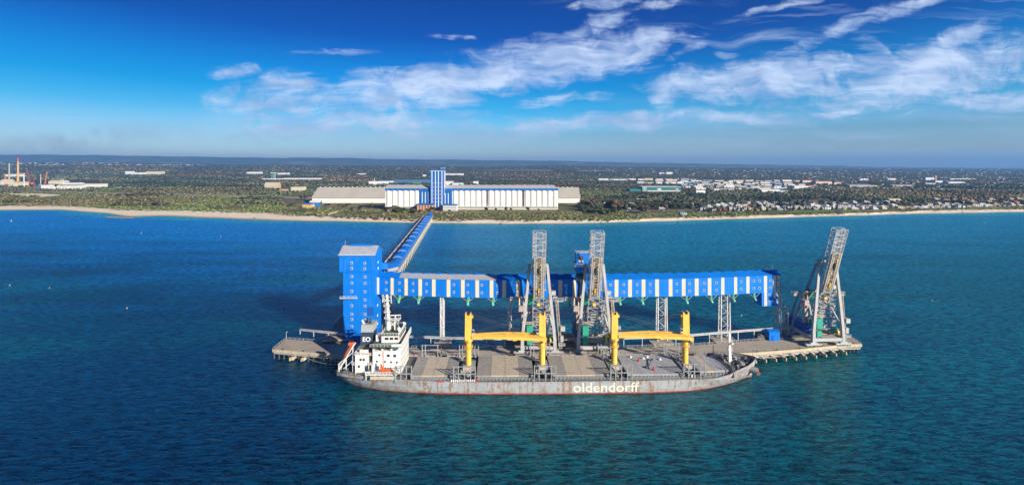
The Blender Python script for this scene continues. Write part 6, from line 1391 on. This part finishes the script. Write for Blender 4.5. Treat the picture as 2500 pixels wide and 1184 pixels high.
# ================================================================= VEGETATION
def ico(sub):
    p=(1+5**.5)/2; V=[(-1,p,0),(1,p,0),(-1,-p,0),(1,-p,0),(0,-1,p),(0,1,p),(0,-1,-p),(0,1,-p),(p,0,-1),(p,0,1),(-p,0,-1),(-p,0,1)]
    Fc=[(0,11,5),(0,5,1),(0,1,7),(0,7,10),(0,10,11),(1,5,9),(5,11,4),(11,10,2),(10,7,6),(7,1,8),(3,9,4),(3,4,2),(3,2,6),(3,6,8),(3,8,9),(4,9,5),(2,4,11),(6,2,10),(8,6,7),(9,8,1)]
    V=[tuple(np.array(v)/np.linalg.norm(v)) for v in V]
    for _ in range(sub):
        mid={}; nf=[]
        def mp(a,b):
            k=(min(a,b),max(a,b))
            if k not in mid: m=(np.array(V[a])+np.array(V[b])); V.append(tuple(m/np.linalg.norm(m))); mid[k]=len(V)-1
            return mid[k]
        for a,b,c in Fc: x,y,z=mp(a,b),mp(b,c),mp(c,a); nf+=[(a,x,z),(b,y,x),(c,z,y),(x,y,z)]
        Fc=nf
    return np.array(V),np.array(Fc)
ICO0=ico(0); ICO1=ico(1)
def blobs(P_,R_,cols,T,jit=0.28):
    """many irregular leaf clumps in one go: centres, radii (n,3), colours"""
    tv,tf=T; n=len(P_); k=len(tv)
    a=rng.uniform(0,2*np.pi,n); c,s=np.cos(a),np.sin(a)
    base=np.broadcast_to(tv,(n,k,3))*rng.uniform(1-jit,1+jit,(n,k,1))
    x=base[:,:,0]*c[:,None]-base[:,:,1]*s[:,None]; y=base[:,:,0]*s[:,None]+base[:,:,1]*c[:,None]
    V=np.stack([x,y,base[:,:,2]],2)*R_[:,None,:]+P_[:,None,:]
    Fc=(tf[None]+(np.arange(n)*k)[:,None,None]).reshape(-1,3)
    C=np.repeat(cols,k,0)*rng.uniform(.72,1.28,(n*k,1))
    return V.reshape(-1,3),Fc,C
def leaf_mat():
    m=bpy.data.materials.new('foliage'); m.use_nodes=True; T=NT(m.node_tree); b=T.n['Principled BSDF']
    a=T.node('ShaderNodeAttribute',attribute_name='tone'); T.put(b.inputs['Base Color'],a.outputs['Color']); b.inputs['Roughness'].default_value=.8; b.inputs['Specular IOR Level'].default_value=.15
    return m
TREE_C=np.array([1.48,1.54,1.30])*np.array([(.066,.068,.044),(.085,.074,.056),(.045,.062,.028),(.100,.086,.066),(.030,.040,.020),(.060,.072,.032),(.12,.10,.078)])
SCRUB_C=1.7*np.array([(.075,.105,.024),(.10,.115,.030),(.050,.075,.022),(.13,.12,.055),(.060,.072,.030),(.16,.14,.075)])
def build_plants(house_xy):
    LM=leaf_mat()
    zx=np.array([p[0] for p in ZT]); zy=np.array([p[1] for p in ZT])
    def gnd(px,Y):
        zt=104-(np.interp(px,zx,zy)-HZ)*9000/F-14; t=np.clip((Y-2600)/6400,0,1); t=t*t*(3-2*t); return 6+(zt-6)*t
    def solve(px,py):
        lo=np.full(len(px),820.0); hi=np.full(len(px),13000.0)
        for _ in range(34):
            m=np.sqrt(lo*hi); g=HZ+(H-gnd(px,m))*F/m>py; lo=np.where(g,m,lo); hi=np.where(g,hi,m)
        return lo
    N=60000
    px=rng.uniform(-160,2660,N); py=rng.uniform(0,1,N)
    ytop=np.interp(px,zx,zy)+4.0; ybot=np.interp(px,_bx,_by)-0.3
    py=ytop+(ybot-ytop)*py**0.92
    keep=np.ones(N,bool)
    for (a,c,d,e) in BUILT:
        if (a,c,d,e)==(1552,1970,437,463): keep&=~((px>a)&(px<c)&(py>d)&(py<e)&(rng.random(N)<.72)); continue
        keep&=~((px>a)&(px<c)&(py>d)&(py<e))
    comp=(px>690)&(px<1420)&(py>476)&(py<np.interp(px,[690,762,850,942,1020,1420],[503,508,510,514,519,518.5])); keep&=~comp
    rl=(px<762)&(np.abs(py-np.interp(px,[-200,60,250,450,620,760],[464.5,467,470.6,474.8,479.5,483.3]))<1.8); keep&=~rl
    keep&=~((px>22)&(px<142)&(py>473.5)&(py<480))
    keep&=~((px>1860)&(px<2100)&(py>512.5)&(py<519)); keep&=~((px>1520)&(px<1760)&(py>511)&(py<524)&(rng.random(N)<.93))
    keep&=~((px>798)&(px<829)&(np.abs(py-np.interp(px,[800,828],[525,515]))<2.4)); keep&=~((np.abs(px-937.5)<2.6)&(py>520))
    keep&=~((px>1180)&(px<1500)&(py>416.3)&(py<419.5))
    town=(px>1690)&(py>487)&(py<514); keep&=~(town&(rng.random(N)<.80)&(px<2600)); 
    dune=py>ybot-np.interp(px,[0,250,500,700,1000,1500,2500],[8,7,16,22,14,22,10])
    patch=np.sin(px*.031+py*.21)+np.sin(px*.013-py*.33+1.7)+rng.normal(0,.5,N)
    keep&=~(dune&(patch<-.55))
    scr=dune|((px<760)&(py>456))|((px>=760)&(px<1420)&(py>474))|((px>1420)&(px<1680)&(py>459)&(py<480))
    patch2=np.sin(px*.02+1)+np.sin(py*.5+px*.006)+rng.normal(0,.6,N)
    tr_in_scrub=scr&(~dune)&(patch2>1.55); scr&=~tr_in_scrub
    px,py,scr,dune=px[keep],py[keep],scr[keep],dune[keep]; n=len(px)
    Y=solve(px,py); X=(px-1250)*Y/F; Z=gnd(px,Y); m_px=Y/F
    # keep clumps out of houses
    hx=np.array(house_xy); near=Y<1700; idx=np.where(near)[0]; ok=np.ones(n,bool)
    for c in np.array_split(idx,20):
        d=np.min((X[c][:,None]-hx[:,0])**2+(Y[c][:,None]-hx[:,1])**2,axis=1); ok[c]=d>11.5**2
    r=np.where(scr,rng.uniform(1.5,3.6,n),rng.uniform(3.0,6.4,n)); r=np.maximum(r,rng.uniform(1.2,2.2,n)*m_px)
    hgt=np.where(scr,rng.uniform(1.2,2.8,n),rng.uniform(4.0,7.5,n)); hgt=np.where(dune,hgt*.7,hgt); hgt=np.maximum(hgt,np.minimum(rng.uniform(.9,1.6,n)*m_px,14))
    hill=(Y>7000); hgt=np.where(hill,hgt*1.2,hgt)
    big=~scr; tc=TREE_C[rng.integers(0,len(TREE_C),n)]; sc_=SCRUB_C[rng.integers(0,len(SCRUB_C),n)]
    # brownish and greener drifts
    dr=np.sin(X*.004+1)+np.sin(Y*.003+X*.002); tc=tc*np.c_[1+.18*dr,1+.03*dr,1-.05*dr]; col=np.where(scr[:,None],sc_,tc)
    gr=(np.sin(X*.006)+np.sin(Y*.011+2))[:,None]; col=np.where(scr[:,None],col*np.c_[np.ones(n),1+.12*gr[:,0],np.ones(n)],col)
    # individual trees: the tallest seen nearest
    cand=np.where(ok&(~scr)&(~dune)&(Y<2300)&(px>-20)&(px<2520))[0]; size=(hgt/m_px)[cand]; cand=cand[np.argsort(-size)][:215]
    ind=np.zeros(n,bool); ind[cand]=True; ok2=ok&~ind
    def drift(p):
        x,y=p[:,0],p[:,1]; v=np.sin(x*.011+np.sin(y*.006)*2)+np.sin(y*.009+x*.004+1)+np.sin(x*.027-y*.013+2)*.7+np.sin(x*.0031+y*.0017)
        return np.clip(1+.22*v,.5,1.7)[:,None]*np.c_[1+.03*v,np.ones(len(v)),1-.04*v]
    for nm,sel,T,lab in (('scrub',ok2&scr&(Y<2500),ICO0,'low green and straw coloured coastal scrub covering the dunes and flats'),('woodland',ok2&~scr&(Y<3200),ICO1,'grey-green gum woodland closing behind the shore and around the town'),('far_woodland',ok2&(Y>=3200)|(ok2&scr&(Y>=2500)),ICO0,'dark far woodland running out to the hills')):
        s=np.where(sel)[0]
        if nm=='woodland':
            P1=np.c_[X[s],Y[s],Z[s]+hgt[s]*.62]; R1=np.c_[r[s],r[s],hgt[s]*.5]
            P2=P1+rng.normal(0,1,(len(s),3))*np.c_[r[s]*.6,r[s]*.5,hgt[s]*.16]; R2=R1*rng.uniform(.45,.7,(len(s),1)); Pp=np.r_[P1,P2]; Rr=np.r_[R1*.85,R2]; cc=np.r_[col[s]*.85,col[s]*1.15]
        else: Pp=np.c_[X[s],Y[s],Z[s]+hgt[s]*.35]; Rr=np.c_[r[s],r[s],hgt[s]*.68]; cc=col[s]
        cc=cc*rng.choice([.5,.8,1.0,1.2,1.55],(len(cc),1),p=[.2,.25,.25,.2,.1])*drift(Pp) if nm!='scrub' else cc*rng.choice([.55,.8,1.0,1.2],(len(cc),1)); V,Fc,C=blobs(Pp,Rr,cc,T); o=np_mesh(nm,V,Fc,LM,C); tag(o,lab,None,None,'stuff')
    # tree kinds
    def tree_mesh(seed,kind):
        rs=np.random.default_rng(seed); n_=16
        if kind=='pine':
            zc=np.linspace(.18,1,9).repeat(3)[:24]; n_=len(zc); rad=(1-zc)*.30+.03; a=rs.uniform(0,6.28,n_); P_=np.c_[np.cos(a)*rad*.6,np.sin(a)*rad*.6,zc]; R_=np.c_[rad*.9+.05,rad*.9+.05,np.full(n_,.055)]
        elif kind=='round':
            a=rs.uniform(0,6.28,n_); q=rs.uniform(0,1,n_)**.5; P_=np.c_[np.cos(a)*q*.36,np.sin(a)*q*.36,.58+rs.uniform(-.26,.28,n_)]; R_=np.c_[rs.uniform(.14,.24,n_),rs.uniform(.14,.24,n_),rs.uniform(.12,.2,n_)]
        else:
            a=rs.uniform(0,6.28,n_); q=rs.uniform(.1,1,n_)**.6; P_=np.c_[np.cos(a)*q*.55,np.sin(a)*q*.5,.62+rs.uniform(-.22,.26,n_)]; R_=np.c_[rs.uniform(.13,.27,n_),rs.uniform(.13,.27,n_),rs.uniform(.09,.17,n_)]
        return P_,R_
    base={'dark green':(.032,.046,.020),'olive':(.062,.070,.028),'rusty brown':(.095,.062,.038),'grey-green':(.065,.066,.045)}
    BARK=mat('bark_grey_brown',(0.13,0.10,0.075),.9); CM={}
    def crown(kind,cname,seed):
        k=(kind,cname,seed)
        if k not in CM:
            P_,R_=tree_mesh(seed,kind); V,Fc,C=blobs(P_,R_,np.tile(np.array(base[cname]),(len(P_),1))*rng.uniform(.7,1.3,(len(P_),1)),ICO1,.3)
            o=np_mesh('crown',V,Fc,LM,C); b=MB(); b.tube((0,0,-.05),(0.01,0,.5),.035,.02,n=6); 
            for aa in (0.5,2.6,4.4): b.tube((0.01,0,.34),(math.cos(aa)*.2,math.sin(aa)*.2,.6),.018,.01,n=5)
            tr=b.build('trunk',BARK); CM[k]=(o,tr); return o,tr,True
        return (*CM[k],False)
    items=[]
    def plant(px_,py_,w,h,kind,cname,where,parts,nm='tree',xyz=None):
        x,y,z=xyz or onland(px_,py_); c,tr,new=crown(kind,cname,int(px_)%3)
        t=thing(nm,(x,y,z),'', 'tree','individual trees on the shore'); 
        co=c if new else c.copy(); to=tr if new else tr.copy()
        for o in (co,to):
            if not new: COL.objects.link(o)
            o.parent=t
        t.scale=(w,w,h); t.rotation_euler=(0,0,random.uniform(0,6.28)); items.append((t,f"{cname} {'conical pine' if kind=='pine' else 'round tree' if kind=='round' else 'spreading tree'} {where}",px_))
    # round trees before the silos, big brown ones right of them, pines by the houses
    for px_,py_,w,h in ((1187,516,7,9),(1211,516,6,6.5),(1236,516,7,8.5),(1247,515.5,6,7),(1288,515.5,8,9.5),(1315,515.5,5,5),(1363,518,4,5),(908,509,6,13),(1097,517,6,4)): plant(px_,py_,w*1.15,h*1.1,'round','dark green' if px_>1000 else 'rusty brown','on the dry yard before the silos',True)
    for px_,py_,w,h,c in ((950,517,15,12,'dark green'),(965,516,14,14,'olive'),(974,518,13,11,'dark green'),(999,519,11,9,'olive'),(1056,517,12,11,'dark green'),(1010,520,8,6,'rusty brown'),(850,505,11,9,'dark green'),(782,503,9,13,'rusty brown'),(800,505,11,8,'dark green'),(826,504,10,7,'olive'),(838,506,9,6,'dark green'),(880,512,12,8,'dark green'),(861,513,9,8,'olive'),(744,489,22,20,'grey-green'),(712,505,16,9,'olive'),(1077,514,8,8,'rusty brown')): plant(px_,py_,w,h,'spread',c,'in the yards near the blue silo tower',True)
    for px_,py_,w,h,c in ((1428,506,24,20,'rusty brown'),(1442,508,22,20,'rusty brown'),(1452,512,17,14,'grey-green'),(1413,512,17,13,'dark green'),(1487,520,24,24,'rusty brown'),(1503,521,30,30,'rusty brown'),(1518,520,22,20,'grey-green'),(1496,523,20,13,'dark green'),(1450,520,24,11,'olive'),(1572,521,20,17,'rusty brown'),(1560,519,16,13,'olive'),(1540,509,18,12,'dark green'),(1622,513,14,15,'rusty brown'),(1640,511,15,16,'dark green'),(1601,511,14,13,'dark green'),(1655,506,14,12,'olive'),(1701,508,13,15,'olive'),(1648,499,22,14,'grey-green'),(1631,497,20,16,'dark green'),(1610,499,18,12,'grey-green')): plant(px_,py_,w,h,'spread',c,'between the silos and the beach town',True)
    for px_ in (1718,1736,1765,1779,1790,1809,1826,1843,1858,1872,1732,1752,1921,1938,1952,1984,2005,2032,1968): plant(px_,516.5-(px_>1900)*3,9,10+(px_*7)%7,'pine','dark green','in the line before the beach houses',True,'norfolk_pine')
    for i in cand:
        p=px[i]; c=['dark green','olive','grey-green','rusty brown' if rng.random()<.12 else 'dark green'][rng.integers(0,4)]
        where=('among the left plant and scrub' if p<420 else 'in the woods left of the warehouse' if p<765 else 'in the woods behind the silos' if p<1420 else 'in the woods between silos and estate' if p<1700 else 'in and behind the beach town, left part' if p<2000 else 'in and behind the beach town, right part')
        plant(p,py[i],r[i]*1.9,hgt[i]*1.35,'spread' if rng.random()<.6 else 'round',c,where,False,xyz=(X[i],Y[i],Z[i]))
    number(items)
def build_far_town():
    rs=random.Random(12)
    for nm,cc,cnt in (('white',(0.55,0.54,0.51),300),('grey',(0.27,0.28,0.29),170),('red',(0.30,0.12,0.08),130)):
        b=MB()
        for k in range(cnt):
            u=rs.random()
            if u<.22: px=rs.uniform(0,500); py=rs.uniform(398,405) if px<330 else rs.uniform(403,406)
            elif u<.45: px=rs.uniform(1950,2500); py=rs.uniform(414,428)
            elif u<.85: px=rs.uniform(1960,2500); py=rs.triangular(425,478,435)
            else: px=rs.uniform(1450,2000); py=rs.uniform(412,434)
            x,y,z=onland(px,py); w=rs.triangular(1.6,7,2.4)*y/F; w=min(w,60); h=min(max(rs.uniform(.4,.8)*y/F,3.5),7)
            b.box((x,y,z+h/2+(9 if y>3500 else 3)),(w,min(w,20),h),rz=rs.uniform(-.4,.4)); 
        o=b.build('distant_town',mat('far_roof_'+nm,cc,.8,var=.1)); tag(o,{'white':'scattered pale walls and roofs of far suburbs among trees','grey':'scattered grey roofs of far suburbs among trees','red':'scattered red tiled roofs of far suburbs among trees'}[nm],None,None,'stuff')

# ================================================================= AIR
HAZE=6.0e-5; HAZE_C=(0.20,0.50,1.0)
def build_haze():
    b=MB(); b.bx(-38000,38000,-400,23500,-90,530); m=bpy.data.materials.new('haze'); m.use_nodes=True; T=NT(m.node_tree); T.n.clear()
    out=T.node('ShaderNodeOutputMaterial'); v=T.node('ShaderNodeVolumePrincipled'); v.inputs['Color'].default_value=(*HAZE_C,1); v.inputs['Density'].default_value=HAZE; v.inputs['Anisotropy'].default_value=0.1
    T.l.new(v.outputs[0],out.inputs['Volume']); o=b.build('haze',m); tag(o,'thin blue sea haze over the whole coast',None,None,'stuff')

build_world()
build_water(); build_land(); build_hills()
build_wharf(); build_tower(); build_gallery(); build_jetty(); build_loaders(); build_ship()
build_silos(); HXY=build_houses(); build_industry(); build_small(); build_far_town(); build_plants(HXY)
build_haze()

for _o in bpy.data.objects:
    _l=_o.get('label')
    if _l and len(_l.replace('-',' ').split())>15:
        _o['label']=_l.replace(' with ',', ',1) if len(_l.split())<=16 else _l.replace(' house with ',', ').replace(' in the ',' ').replace(' roof,',' roof')
